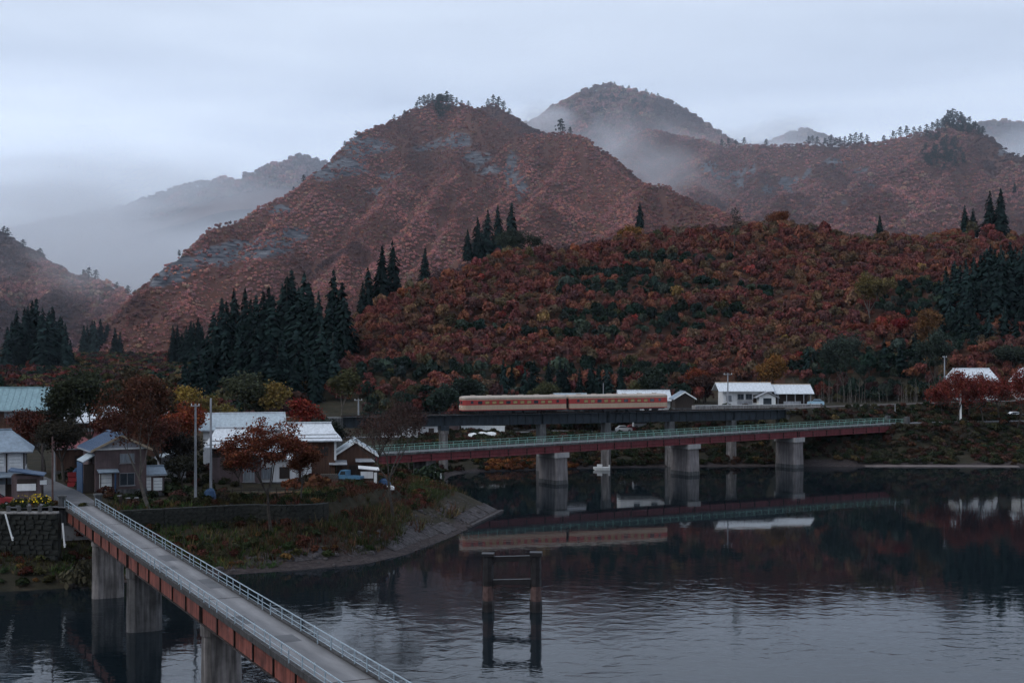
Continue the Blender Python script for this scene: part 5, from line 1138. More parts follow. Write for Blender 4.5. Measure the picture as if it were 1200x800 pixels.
h9 = house('wooden_barn', 'brown wooden barn with white edged gable roof at the end of the terrace', 416, 204, 5.2, 6.5, 3.9, 1.7, 8, M['brown_wall'], M['zinc_roof'], 0.55, 'y', fascia=M['white_paint'], z=6.4, wins=[('f', 0.3, 1.3, 2.4, 2.2, 'd')], cat='barn')
MB().box((-2.5, -4.2, 2.85), (2.5, 2.2, 0.10), 0, 0, 0.22).build('awning', M['pole'], h9); MB().box((1.3, -4.0, 3.1), (2.7, 1.7, 0.10), 0, 0, 0.2).build('awning', M['pole'], h9)
for xx in (-3.6, -1.4, 0.1, 2.5): MB().b2(xx - 0.06, xx + 0.06, -5.0, -4.88, -0.3, 2.65).build('awning_post', M['dark_wood'], h9)
s10 = empty('open_shed', (gx(432, 198), 198, gh(gx(432, 198), 198)), rad(8), 'small open shed with crooked white sheet roof and hung cloths by the barn', 'shed')
MB().box((0, 0, 2.35), (2.9, 2.0, 0.08), 0, 0.10, 0.12).build('roof', M['plaster'], s10)
for (a, b_) in ((-1.2, -0.8), (1.25, -0.8), (-1.2, 0.8), (1.25, 0.8)): MB().b2(a - 0.06, a + 0.06, b_ - 0.06, b_ + 0.06, -0.4, 2.25).build('post', M['dark_wood'], s10)
MB().b2(-1.15, 0.6, -0.86, -0.83, 1.0, 1.95).build('hung_cloth', M['plaster'], s10); MB().b2(0.7, 1.1, -0.9, -0.84, -0.3, 1.8).build('hung_cloth', M['white_paint'], s10); MB().b2(-1.2, 1.2, -0.7, 0.7, -0.3, 0.5).build('stacked_boards', M['brown_wall'], s10)

# station across the river
st_x = gx(893, 328); ST = empty('station', (st_x, 328, 11.6), rad(4), 'white railway station with long pale roof and gabled porch by the line', 'station')
q_ = 328 / F
MB().b2(-9.6, 1.6, -2.6, 3.0, -0.2, 3.3).build('wall', M['plaster'], ST); MB().b2(1.603, 10.5, -1.6, 3.0, -0.2, 2.9).build('annex_wall', M['dark_wood'], ST)
def shed_roof(par, x0, x1, y0, y1, ze, zr, m_, nm='roof'):
    ym = (y0 + y1) / 2; r = MB().prism([(y0, ze), (ym, zr), (y1, ze), (y1, ze + 0.15), (ym, zr + 0.15), (y0, ze + 0.15)], 'x', x0, x1).build(nm, m_, par)
    MB().box(((x0 + x1) / 2, ym, zr + 0.2), (x1 - x0 + 0.1, 0.3, 0.14)).build('ridge_cap', mat('ridge_tan', (0.42, 0.33, 0.24), 0.8), r)
    sl = math.hypot(ym - y0, zr - ze); sm = MB().box((0, (y0 + ym) / 2, (ze + zr) / 2 + 0.17), (0.05, sl, 0.06), 0, 0, math.atan2(zr - ze, ym - y0)).mesh('roof_seam', m_)
    for k in range(int((x1 - x0) / 0.8)): obj('roof_seam', sm, r, (x0 + 0.4 + k * 0.8, 0, 0))
    return r
shed_roof(ST, -10.9, 2.0, -3.7, 4.1, 3.15, 5.0, M['white_roof']); shed_roof(ST, 2.15, 11.4, -3.2, 4.0, 2.55, 4.55, M['white_roof'])
windows(ST, [('f', -5.6, 2.0, 1.5, 1.3, 'g'), ('f', -3.7, 2.0, 1.5, 1.3, 'g'), ('f', -8.3, 1.7, 1.2, 1.2, 'c'), ('f', -2.2, 1.5, 1.0, 1.8, 'd')], None, 2.6, 9.6)
MB().b2(-6.4, -2.9, -2.68, -2.6, 0.2, 1.0).build('wainscot', M['pole'], ST)
pr = MB().b2(-1.9, 1.9, -5.0, -2.61, -0.2, 2.0).build('porch_wall', M['white_paint'], ST)
MB().b2(-0.95, 0.95, -5.06, -4.9, 0.0, 1.75).build('porch_door', M['glass'], ST)
r = MB().prism([(-2.7, 1.75), (0, 3.1), (2.7, 1.75), (2.7, 1.9), (0, 3.27), (-2.7, 1.9)], 'y', -5.6, -2.0).build('porch_roof', M['pole'], ST); MB().prism([(-1.85, 2.003), (1.85, 2.003), (0, 2.95)], 'y', -5.0, -4.8).build('porch_gable', M['plaster'], ST)
MB().b2(-3.0, 2.9, -6.4, -5.7, -0.2, 0.35).build('porch_step', M['concrete'], ST)
for xx in (3.0, 5.0, 7.0, 9.0, 10.6): MB().b2(xx - 0.08, xx + 0.08, -3.0, -2.84, -0.2, 2.7).build('canopy_post', M['pole'], ST)
MB().b2(4.0, 8.0, -4.0, -3.9, 0.0, 0.95).build('fence_panel', M['pole'], ST)
P = empty('station_platform', (st_x - 2, 318.2, 11.2), rad(14), 'low grey platform edge between the line and the station', 'platform'); MB().b2(-16, 14, -1.1, 1.1, 0, 0.85).build('platform_slab', M['concrete'], P); MB().b2(-16, 14, -1.2, -0.8, 0.853, 0.95).build('platform_edge', M['plaster'], P)
h12 = house('white_roof_house', 'long white roofed building just behind the right end of the train', 754, 326, 11.4, 6.0, 3.4, 2.0, 4, M['plaster'], M['white_roof'], 0.4, 'x', z=9.4, seams=0.9, cat='building', wins=[('f', -2, 1.7, 1.4, 1.2, 'g'), ('f', 2, 1.7, 1.4, 1.2, 'g')])
h12b = house('blue_roof_shed', 'low blue grey roofed shed behind the middle of the train', 668, 325, 7.0, 4.0, 2.4, 0.7, 4, M['pale_gable'], M['zinc_roof'], 0.3, 'x', z=11.0, cat='shed')
h12c = house('grey_hut', 'small dark hut between the train and the station', 800, 320, 4.2, 4.0, 2.5, 1.3, 6, M['dark_wood'], M['grey_roof'], 0.5, 'y', z=11.0, fascia=M['white_paint'], cat='hut')
h13 = house('white_hipped_house', 'house with big white hipped roof behind the red trees at right', 1138, 352, 10.5, 8.0, 5.0, 2.9, 3, M['plaster'], M['white_roof'], 0.7, 'x', hip=1.4, z=11.6, wins=[('f', -3, 2.0, 1.6, 1.4, 'g'), ('f', 1, 2.0, 1.6, 1.4, 'g')])
h14 = house('white_hipped_house', 'house with white roof cut off by the right edge', 1208, 350, 7.0, 7.0, 5.2, 2.8, 0, M['plaster'], M['white_roof'], 0.6, 'x', hip=1.2, z=11.6)
# small lit house parts on the low ground behind the viaduct
for (px, Y_, w, lab) in [(505, 318, 7.0, 'low white walled hut behind the viaduct pier at left'), (468, 312, 8.0, 'low pale roofed house behind the bare tree')]:
    house('low_hut', lab, px, Y_, w, 4.5, 2.6, 0.9, 5, M['plaster'], M['pole'], 0.4, 'x', cat='hut', wins=[('f', 0, 1.3, 1.2, 1.0, 'd')])

# ------------------------------------------------------------------ poles and small things
def pole(px, ytop, ybase, Y, r_, label, m_, arms=(), z=None, extra=None):
    x = gx(px, Y); zt = gz(ytop, Y); zb = gh(x, Y) if z is None else z
    o = empty('utility_pole', (x, Y, zb), 0, label, 'pole'); MB().tube((0, 0, -0.5), (0, 0, zt - zb), r_ * 1.25, r_ * 0.8, 9).build('shaft', m_, o)
    for (dz, ln) in arms:
        a = MB().box((0, -r_, zt - zb - dz), (ln, 0.10, 0.12)).build('crossarm', m_, o)
        for s in (-0.42, 0.42): MB().tube((s * ln, -r_, zt - zb - dz + 0.06), (s * ln, -r_, zt - zb - dz + 0.28), 0.06, 0.05, 6).build('insulator', M['white_paint'], a)
    if not arms: MB().tube((0, 0, zt - zb), (0, 0, zt - zb + 0.06), r_ * 0.95, r_ * 0.7, 9).build('cap', m_, o)
    return o
pole(229, 473, 602, 174.5, 0.15, 'tall grey pole, left of the two in front of the houses', M['pole'], [(0.25, 1.1)]); pole(247, 467, 578, 178, 0.15, 'tall grey pole, right of the two in front of the houses', M['pole'])
pole(61.5, 512, 592, 161.0, 0.10, 'thin dark rusty post at the bridge approach', M['timber_rust']); pole(49.5, 520, 575, 172, 0.13, 'dark wooden pole by the small shed', M['pole_wood'])
pole(64, 524, 555, 190, 0.12, 'pale leaning pole at the back of the village road', M['pole'])
pole(420, 467, 486, 284, 0.16, 'short grey line pole beside the railway at left', M['pole'], [(0.3, 1.6)], z=10); pole(853, 437, 473, 316, 0.15, 'grey line pole with crossarm in front of the station', M['pole'], [(0.3, 2.0)], z=11); pole(707, 449, 476, 306, 0.09, 'thin pole rising behind the train roof', M['pole'], z=9)
pole(1107, 417, 470, 340, 0.16, 'grey pole in front of the white hipped house', M['pole'], [(0.3, 1.0)]); pole(1126, 448, 498, 319, 0.20, 'white painted pole among the red trees', M['white_paint']); pole(1025, 473, 490, 322, 0.10, 'striped marker post left beyond the bridge end', M['pole']); pole(1049, 474, 490, 323, 0.10, 'striped marker post right beyond the bridge end', M['pole'])

def car(px, Y, z, rz, paint, label, s=1.0, van=False, name='car'):
    o = empty(name, (gx(px, Y), Y, z), rad(rz), label, 'van' if van else 'car'); o.scale = (s, s, s)
    L, Wd = 1.9, 0.75
    prof = [(-L, 0.25), (L, 0.25), (L, 0.75), (L - 0.15, 0.9), (L - 0.9, 0.98), (L - 0.95, 0.99), (-L + 0.1, 0.95), (-L, 0.8)] if not van else [(-L, 0.25), (L, 0.25), (L, 0.9), (L - 0.25, 1.0), (-L, 1.0)]
    MB().prism(prof, 'y', -Wd, Wd).build('body', paint, o)
    cab = [(L - 1.0, 0.97), (L - 1.55, 1.42), (-L + 0.9, 1.42), (-L + 0.25, 0.95)] if not van else [(L - 0.25, 0.98), (L - 0.7, 1.75), (-L + 0.05, 1.75), (-L + 0.02, 0.98)]
    MB().prism(cab, 'y', -Wd + 0.08, Wd - 0.08).build('cabin', paint, o)
    for s_ in (-1, 1): 
        w = [(c[0] * 0.93 + (0 if not van else -0.02), c[1] * 0.985 + 0.02) for c in cab]; MB().prism([(a, 1.04 if b_ < 1.1 else b_ - 0.07) for a, b_ in w], 'y', s_ * (Wd - 0.08) - 0.012, s_ * (Wd - 0.08) + 0.012).build('side_window', M['glass'], o)
    c0, c1 = cab[0], cab[1]
    MB().add([(c0[0] + 0.02, -0.6, c0[1] + 0.06), (c0[0] + 0.02, 0.6, c0[1] + 0.06), (c1[0] + 0.06, 0.55, c1[1] - 0.05), (c1[0] + 0.06, -0.55, c1[1] - 0.05)], [(0, 1, 2, 3)]).build('windscreen', M['glass'], o)
    wm = MB().tube((0, -0.09, 0), (0, 0.09, 0), 0.29, None, 14).mesh('wheel', M['rubber']); hm = MB().tube((0, -0.095, 0), (0, 0.095, 0), 0.16, None, 10).mesh('hub', M['pole'])
    for a in (-1.2, 1.2):
        for s_ in (-1, 1): w = obj('wheel', wm, o, (a, s_ * (Wd - 0.08), 0.29)); obj('hub', hm, w)
    for s_ in (-1, 1): MB().box((L + 0.01, s_ * 0.52, 0.68), (0.05, 0.26, 0.16)).build('headlight', M['white_paint'], o)
    return o
car(956, 325, 11.55, 170, M['veh_pale'], 'pale blue car parked at the right end of the station'); 
for (px, Y_, mm, l, vn) in [(731, 331, M['veh_white'], 'white car parked behind the viaduct, leftmost of the three', False), (742, 332, M['veh_red'], 'red car parked behind the viaduct, middle of the three', False), (751, 331, M['veh_white'], 'white van parked behind the viaduct, rightmost of the three', True)]:
    car(px, Y_, gh(gx(px, Y_), Y_) + 0.02, 8, mm, l, 1.0, vn)
car(-5, 161.5, gh(gx(-5, 161.5), 161.5) + 0.08, 15, M['veh_red'], 'red car just entering the picture at the left edge')
car(1190, 336, 8.2, 10, M['veh_white'], 'white car half hidden behind the rightmost red trees')
# small blue truck by the barn
tx = gx(411, 197); tk = empty('small_truck', (tx, 197, gh(tx, 197) + 0.02), rad(-20), 'small blue truck parked under the barn awning', 'truck')
MB().b2(-1.6, 1.6, -0.7, 0.7, 0.35, 0.62).build('chassis', M['under'], tk); MB().prism([(-1.65, 0.623), (-0.35, 0.623), (-0.35, 1.8), (-1.25, 1.8), (-1.65, 1.15)], 'y', -0.7, 0.7).build('cab', M['veh_blue'], tk)
MB().b2(-0.3, 1.7, -0.72, 0.72, 0.66, 1.05).build('cargo_bed', M['veh_blue'], tk)
for s_ in (-1, 1): MB().prism([(-1.35, 1.2), (-0.5, 1.2), (-0.5, 1.68), (-1.15, 1.68)], 'y', s_ * 0.71 - 0.01, s_ * 0.71 + 0.01).build('side_window', M['glass'], tk)
MB().add([(-1.66, -0.58, 1.2), (-1.66, 0.58, 1.2), (-1.32, 0.55, 1.72), (-1.32, -0.55, 1.72)], [(0, 1, 2, 3)]).build('windscreen', M['curtain'], tk)
wm = MB().tube((0, -0.1, 0), (0, 0.1, 0), 0.3, None, 14).mesh('wheel', M['rubber'])
for a in (-1.05, 1.1):
    for s_ in (-1, 1): obj('wheel', wm, tk, (a, s_ * 0.66, 0.3))
def tarp(px, Y, w, d, h, label, seed, z=None, m_=None, name='tarpaulin_heap', cat='tarpaulin'):
    r_ = random.Random(seed); x = gx(px, Y); b = MB(); rs = []
    for k, f in enumerate((1.0, 0.92, 0.7, 0.35, 0.05)):
        rs.append([(math.cos(a) * w / 2 * f * r_.uniform(0.8, 1.15), math.sin(a) * d / 2 * f * r_.uniform(0.8, 1.15), h * (0, 0.45, 0.8, 0.95, 1.0)[k] * r_.uniform(0.92, 1.08) - (0.1 if k == 0 else 0)) for a in [i * 0.6283 for i in range(10)]])
    b.rings(rs); o = b.build(name, m_ or M['blue_sheet'], None); o.location = (x, Y, gh(x, Y) if z is None else z); return tag(o, label, cat)
tarp(246, 176, 1.9, 1.4, 1.7, 'blue tarpaulin bundle at the foot of the right pole', 1)
tarp(92, 188, 2.2, 2.0, 2.0, 'blue tarpaulin heap beside the brown house', 2)
tarp(450, 199, 2.0, 1.6, 1.2, 'blue sheet covered heap right of the open shed', 3)
tarp(457, 198, 1.4, 1.0, 0.5, 'pale sheet lying right of the blue covered heap', 4, m_=M['plaster'])
tarp(555, 316, 3.4, 2, 1.1, 'white covered heap under the viaduct, left of three', 5, m_=M['white_paint']); tarp(565, 317, 3.2, 2, 1.2, 'white covered heap under the viaduct, middle of three', 6, m_=M['white_paint']); tarp(575, 318, 3.2, 2, 1.1, 'white covered heap under the viaduct, right of three', 7, m_=M['white_paint'])
# crates by the blue tarpaulin
for i, (px, z) in enumerate([(84.5, 0), (85.0, 0.62), (84.2, 1.24)]):
    o = empty('red_crate', (gx(px, 184), 184, gh(gx(px, 184), 184) + z), rad(10 * i), ['red crate at the bottom of the stack by the blue tarpaulin', 'red crate in the middle of the stack by the blue tarpaulin', 'red crate on top of the stack by the blue tarpaulin'][i], 'crate')
    b = MB().b2(-0.5, 0.5, -0.35, 0.35, 0, 0.06); b.build('base', M['veh_red'], o)
    for s_ in (-1, 1): MB().b2(-0.5, 0.5, s_ * 0.35 - 0.02, s_ * 0.35 + 0.02, 0.063, 0.58).build('side', M['veh_red'], o); MB().b2(s_ * 0.5 - 0.02, s_ * 0.5 + 0.02, -0.325, 0.325, 0.063, 0.58).build('side', M['veh_red'], o)
# white guard wall and road behind the viaduct
g = empty('guard_wall', (gx(566, 326), 326, 0), rad(-6), 'long white low wall on the road behind the viaduct', 'wall')
zg = gh(gx(566, 326), 326); MB().b2(-5, 5, -0.15, 0.15, zg + 0.1, zg + 1.5).build('wall_panel', M['white_paint'], g); MB().b2(-5.1, 5.1, -0.22, 0.22, zg + 1.503, zg + 1.62).build('wall_coping', M['white_paint'], g)
MB().b2(-9.3, -5.6, -1.4, 1.4, zg - 0.2, zg + 1.9).build('end_block', M['mauve_wall'], g)
strip('road', [(-12, 345), (0, 336), (10, 331), (22, 330), (40, 330)], 4.0, M['asphalt'], 0.08); strip('road', [(-60, 300), (-30, 312), (-8, 322), (10, 331)], 4.0, M['asphalt'], 0.06)
# sign boards by the red bridge's left end
sg = empty('sign_board', (gx(511, 240), 240, gh(gx(511, 240), 240)), rad(5), 'white notice board on two posts by the left end of the red bridge', 'sign')
for s_ in (-0.9, 0.9): MB().b2(s_ - 0.07, s_ + 0.07, -0.06, 0.06, -0.4, 2.9).build('post', M['white_paint'], sg)
MB().b2(-0.82, 0.82, -0.1, -0.04, 1.7, 2.9).build('board', M['white_paint'], sg); MB().b2(-0.3, 0.3, -0.13, -0.105, 1.7, 2.4).build('dark_panel', M['dark_wood'], sg)
# little white boat near the far bank
bt = empty('small_boat', (gx(705, 290), 290, 0.0), rad(-10), 'small white boat floating near the far bank under the viaduct', 'boat')
rs = []
for x, wd, zb in ((-1.7, 0.30, 0.2), (-1.2, 0.58, -0.05), (0, 0.72, -0.15), (1.2, 0.62, -0.1), (1.7, 0.5, 0.0)): rs.append([(x, -wd, 0.62), (x, -wd * 0.6, zb), (x, wd * 0.6, zb), (x, wd, 0.62)])
MB().rings(rs).build('hull', M['white_paint'], bt); MB().b2(-0.9, 0.1, -0.42, 0.42, 0.6, 1.15).build('cover', M['plaster'], bt); MB().tube((1.5, 0, 0.3), (1.6, 0, 1.1), 0.14, 0.16, 8).build('motor', M['plaster'], bt)

# ------------------------------------------------------------------ village trees (branching)
def big_tree(name, label, px, Y, ytop, spread, tint, nleaf, leaf, seed, trunk=0.3, bark='bark', tr=0.22, levels=4, flat=0.0, up=0.35, clus=0.75, group=None, zb=None, nlimb=4, low=0.0):
    r_ = random.Random(seed); rn = np.random.default_rng(seed); x = gx(px, Y); z = gh(x, Y) if zb is None else zb; h = gz(ytop, Y) - z
    nleaf = int(nleaf * (2.0 if Y < 260 else 1.9)); leaf *= (0.98 if Y < 260 else 1.12); spread *= (1.28 if Y < 260 else 1.18)
    b = MB(); tips = []
    def grow(p, d, ln, rd, lv):
        n_ = 2 if lv else 3; q = p
        for k in range(n_):
            d2 = (d + Vector((r_.gauss(0, .13), r_.gauss(0, .13), r_.gauss(0, .07)))).normalized(); q2 = q + d2 * ln / n_
            b.tube(q, q2, rd * (1 - 0.22 * k / n_), rd * (1 - 0.22 * (k + 1) / n_), 7 if lv < 2 else 4, False); q, d = q2, d2
            if lv >= 2: tips.append((q, lv))
        if lv >= levels: return
        nb = nlimb if lv == 0 else r_.choice((2, 3, 3))
        a0 = r_.uniform(0, 6.28)
        for k in range(nb):
            a = a0 + 6.283 * k / nb + r_.uniform(-.5, .5); sp = r_.uniform(0.55, 1.05) * (spread / (h * 0.5)) ** 0.6
            side = Vector((math.cos(a), math.sin(a), 0)); nd = (d * (1 - flat * 0.4) + side * sp + Vector((0, 0, up * (1 - flat)))).normalized()
            if flat and lv >= 1: nd.z *= (1 - flat); nd.normalize()
            grow(q, nd, ln * r_.uniform(0.6, 0.85) if lv else h * (1 - trunk) * r_.uniform(0.33, 0.44), rd * r_.uniform(0.5, 0.66), lv + 1)
    grow(Vector((0, 0, -0.4)), Vector((r_.uniform(-.05, .05), 0, 1)), h * trunk + 0.4, tr, 0)
    zs_ = max(t_[0].z for t_ in tips); rr = max(math.hypot(t_[0].x, t_[0].y) for t_ in tips)
    fz = (h - clus * 0.4) / zs_; fr = (spread - clus * 0.5) / rr
    def warp(p): 
        k = min(max((p[2] - h * trunk * 0.4) / (zs_ - h * trunk * 0.4), 0), 1); zz = p[2] if p[2] < h * trunk * 0.8 else h * trunk * 0.8 + (p[2] - h * trunk * 0.8) * (h - clus * 0.4 - h * trunk * 0.8) / (zs_ - h * trunk * 0.8)
        s = 1 + (fr - 1) * min(k * 3, 1); return (p[0] * s, p[1] * s, zz)
    b.v = [warp(p) for p in b.v]
    o = empty(name, (x, Y, z), 0, label, 'tree', group); b.build('trunk', M[bark], o)
    T_ = np.array([warp(t_[0]) for t_ in tips if t_[1] >= max(2, levels - 2)]); c = T_[rn.integers(0, len(T_), nleaf)] + rn.normal(0, 1, (nleaf, 3)) * np.array((clus, clus, clus * (0.6 - 0.3 * flat))) * 0.6
    if low: c[:, 2] -= np.abs(rn.normal(0, low, nleaf))
    v, f = leaf_quads(c, np.tile((0, 0, 0.6), (nleaf, 1)) + rn.normal(0, .5, (nleaf, 3)), leaf, rn, 0.6)
    cr_ = obj('crown', np_mesh('crown', v, f, M['fol']), o); cr_['tint'] = [float(q) for q in tint]
    return o
BRN = (0.085, 0.042, 0.028)
big_tree('village_tree', 'tall brown leaved tree with forked pale trunk right of the bridge', 175, 171, 440, 5.2, (0.085, 0.040, 0.026), 4200, 0.17, 11, 0.24, 'bark_pale', 0.26, 4, 0.0, 0.4, 0.9)
big_tree('village_tree', 'spreading orange brown tree in front of the terrace houses', 318, 171, 488, 5.1, (0.135, 0.047, 0.026), 5200, 0.16, 12, 0.33, 'bark', 0.22, 4, 0.45, 0.25, 0.75)
big_tree('village_tree', 'nearly bare tree by the left end of the red bridge', 461, 188, 452, 5.6, (0.055, 0.034, 0.028), 1100, 0.13, 13, 0.30, 'bark', 0.22, 5, 0.0, 0.35, 0.8)
big_tree('village_tree', 'tall dark green tree behind the brown house, left of two', 112, 203, 428, 5.4, (0.038, 0.044, 0.027), 5200, 0.22, 14, 0.3, 'bark', 0.3, 4, 0, 0.4, 1.0)
big_tree('village_tree', 'tall dark olive tree behind the brown house, right of two', 160, 208, 430, 5.6, (0.055, 0.043, 0.028), 5200, 0.22, 15, 0.3, 'bark', 0.3, 4, 0, 0.4, 1.0)
big_tree('village_tree', 'dark leafy tree at the back of the village road', 76, 188, 490, 3.6, (0.034, 0.030, 0.022), 3000, 0.18, 16, 0.34, 'bark', 0.25, 4, 0, 0.35, 0.9)
big_tree('village_tree', 'russet tree behind the plaster house at the left edge', 24, 196, 476, 3.4, (0.080, 0.032, 0.024), 1900, 0.17, 17, 0.3, 'bark', 0.2, 4, 0, 0.35, 0.8)
big_tree('village_tree', 'dark tree in front of the turquoise roof', 72, 214, 455, 2.6, (0.030, 0.034, 0.026), 1900, 0.2, 18, 0.3, 'bark', 0.2, 4, 0, 0.35, 0.8)
big_tree('village_tree', 'orange red tree left of the two poles', 207, 201, 470, 3.6, (0.17, 0.048, 0.024), 2600, 0.18, 19, 0.3, 'bark', 0.2, 4, 0, 0.35, 0.8)
big_tree('village_tree', 'dark bush like tree under the orange red tree', 212, 193, 505, 2.9, (0.030, 0.026, 0.022), 2000, 0.17, 20, 0.25, 'bark', 0.2, 4, 0, 0.35, 0.8)
big_tree('village_tree', 'yellow tree behind the orange red tree', 213, 238, 452, 3.8, (0.20, 0.135, 0.036), 2600, 0.22, 21, 0.3, 'bark', 0.2, 4, 0, 0.35, 1.0)
big_tree('village_tree', 'yellow green tree behind the zinc roofed house', 247, 242, 464, 4.4, (0.12, 0.095, 0.034), 2600, 0.22, 22, 0.25, 'bark', 0.2, 4, 0, 0.35, 1.0)
big_tree('village_tree', 'large grey green tree at the foot of the cedar grove', 282, 300, 437, 6.2, (0.052, 0.058, 0.036), 3600, 0.30, 23, 0.25, 'bark', 0.3, 4, 0, 0.35, 1.4)
big_tree('village_tree', 'pale yellow tree right of the grey green tree', 320, 300, 446, 4.2, (0.19, 0.135, 0.045), 2200, 0.27, 24, 0.35, 'bark', 0.25, 4, 0.2, 0.35, 1.2)
big_tree('village_tree', 'flat red maple above the white terrace roofs', 352, 262, 466, 3.9, (0.17, 0.036, 0.024), 2600, 0.22, 25, 0.35, 'bark', 0.2, 4, 0.4, 0.3, 0.9)
big_tree('village_tree', 'olive topped tree with bare trunk at the left of the red hill', 398, 306, 432, 4.0, (0.062, 0.062, 0.030), 2600, 0.26, 26, 0.45, 'bark_pale', 0.22, 4, 0, 0.35, 1.0)
big_tree('village_tree', 'dark tree between the barn and the bare tree', 384, 236, 488, 2.6, (0.024, 0.03, 0.024), 2000, 0.2, 27, 0.25, 'bark', 0.2, 4, 0, 0.35, 0.8)
big_tree('village_tree', 'brown sparse tree behind the bare tree', 440, 214, 486, 3.4, (0.06, 0.034, 0.028), 1300, 0.15, 28, 0.3, 'bark', 0.18, 4, 0, 0.35, 0.8)
big_tree('village_tree', 'dim brown tree at the left abutment of the viaduct', 480, 266, 470, 4.0, (0.05, 0.03, 0.028), 1700, 0.2, 29, 0.3, 'bark', 0.18, 4, 0, 0.35, 0.9)
big_tree('village_tree', 'russet brown tree between the brown house and the poles', 192, 191, 478, 4.0, (0.09, 0.036, 0.026), 2400, 0.17, 30, 0.3, 'bark', 0.2, 4, 0, 0.35, 0.8)
big_tree('village_tree', 'reddish tree in the middle behind the brown house', 140, 197, 468, 4.0, (0.085, 0.033, 0.025), 2400, 0.18, 31, 0.3, 'bark', 0.2, 4, 0, 0.35, 0.8)
big_tree('village_tree', 'dark tree between the plaster house and the village road', 52, 200, 480, 3.4, (0.034, 0.032, 0.024), 2400, 0.18, 32, 0.3, 'bark', 0.2, 4, 0, 0.35, 0.8)
big_tree('village_tree', 'low rust coloured tree right of the spreading orange tree', 354, 177, 520, 2.5, (0.10, 0.042, 0.024), 2200, 0.14, 33, 0.3, 'bark', 0.14, 4, 0.2, 0.3, 0.6)
big_tree('village_tree', 'dark small tree left of the spreading orange tree', 284, 188, 528, 2.1, (0.045, 0.034, 0.024), 1700, 0.14, 34, 0.3, 'bark', 0.14, 4, 0, 0.3, 0.6)
big_tree('village_tree', 'small dark tree against the pale shed', 214, 186, 532, 2.0, (0.03, 0.03, 0.022), 1700, 0.14, 35, 0.3, 'bark', 0.14, 4, 0, 0.3, 0.6)
# red trees at the right
for i, (px, Y_, yt, sp, l) in enumerate([(1122, 318, 432, 4.3, 'leftmost of the red leaved roadside trees at right'), (1152, 318, 434, 4.4, 'second red leaved roadside tree from the left'), (1192, 318, 426, 4.8, 'tall red leaved roadside tree by the right edge'), (1136, 327, 440, 3.4, 'red leaved tree between the first two roadside trees, further back'), (1172, 327, 438, 3.8, 'red leaved tree just left of the right edge tree, further back'), (1104, 330, 446, 3.2, 'dark red tree below the grey pole by the white hipped house')]):
    big_tree('roadside_tree', l, px, Y_, yt, sp, (0.165, 0.042, 0.03), 2200, 0.19, 40 + i, 0.24, 'bark', 0.17, 4, 0.1, 0.35, 0.85, low=1.1)
# broad trees at the hill foot
for i, (px, Y_, yt, sp, tn, l) in enumerate([(905, 346, 416, 5.0, (0.165, 0.085, 0.03), 'large ochre orange tree behind the station roof'), (992, 350, 392, 6.3, (0.042, 0.056, 0.046), 'large grey green tree right of the station'), (1092, 356, 386, 6.2, (0.040, 0.054, 0.044), 'large grey green tree left of the white hipped house'), (1190, 366, 405, 5.0, (0.036, 0.046, 0.036), 'grey green tree behind the roofs at the right edge'),
        (1086, 372, 362, 3.8, (0.14, 0.075, 0.035), 'ochre tree above the grey green tree at right'), (1020, 405, 318, 6.0, (0.12, 0.095, 0.04), 'tall pale yellow tree with bare stems on the right of the hill'), (825, 338, 440, 3.6, (0.05, 0.03, 0.026), 'dark brown tree left of the station'), (815, 342, 430, 3.2, (0.15, 0.045, 0.025), 'orange red tree behind the dark brown tree by the station'),
        (746, 347, 446, 3.0, (0.085, 0.085, 0.04), 'yellow green bushy tree above the train'), (640, 345, 448, 2.6, (0.075, 0.078, 0.04), 'pale green bushy tree above the coupling of the train'), (515, 322, 450, 3.6, (0.034, 0.05, 0.04), 'blue green tree left of the train'), (548, 340, 440, 3.6, (0.03, 0.042, 0.034), 'dark green tree above the front of the train'),
        (1005, 402, 380, 3.4, (0.135, 0.04, 0.026), 'round russet tree, left of the pair below the pale yellow tree'), (1032, 398, 378, 3.4, (0.165, 0.045, 0.026), 'round orange red tree, right of the pair below the pale yellow tree'), (1053, 398, 374, 2.6, (0.18, 0.022, 0.02), 'small crimson tree right of the round pair'), (770, 344, 430, 3.8, (0.034, 0.046, 0.036), 'dark green tree behind the white building by the train'),
        (912, 520, 248, 5.0, (0.15, 0.06, 0.03), 'large orange tree standing up on the crest of the hill'), (738, 505, 264, 4.5, (0.19, 0.10, 0.032), 'golden tree on the crest of the hill'), (600, 482, 268, 9.5, (0.038, 0.048, 0.036), 'broad dark green tree below the ridge top cedars'), (860, 470, 240, 3.0, (0.04, 0.04, 0.036), 'thin bare tree on the crest left of the orange tree')]):
    big_tree('hillfoot_tree' if Y_ < 390 else 'hillcrest_tree', l, px, Y_, yt, sp, tn, 3000 if i != 19 else 260, 0.25 if sp > 3.5 else 0.2, 60 + i, 0.25, 'bark_pale' if i in (5,) else 'bark', 0.24, 4, 0, 0.35, 1.1)

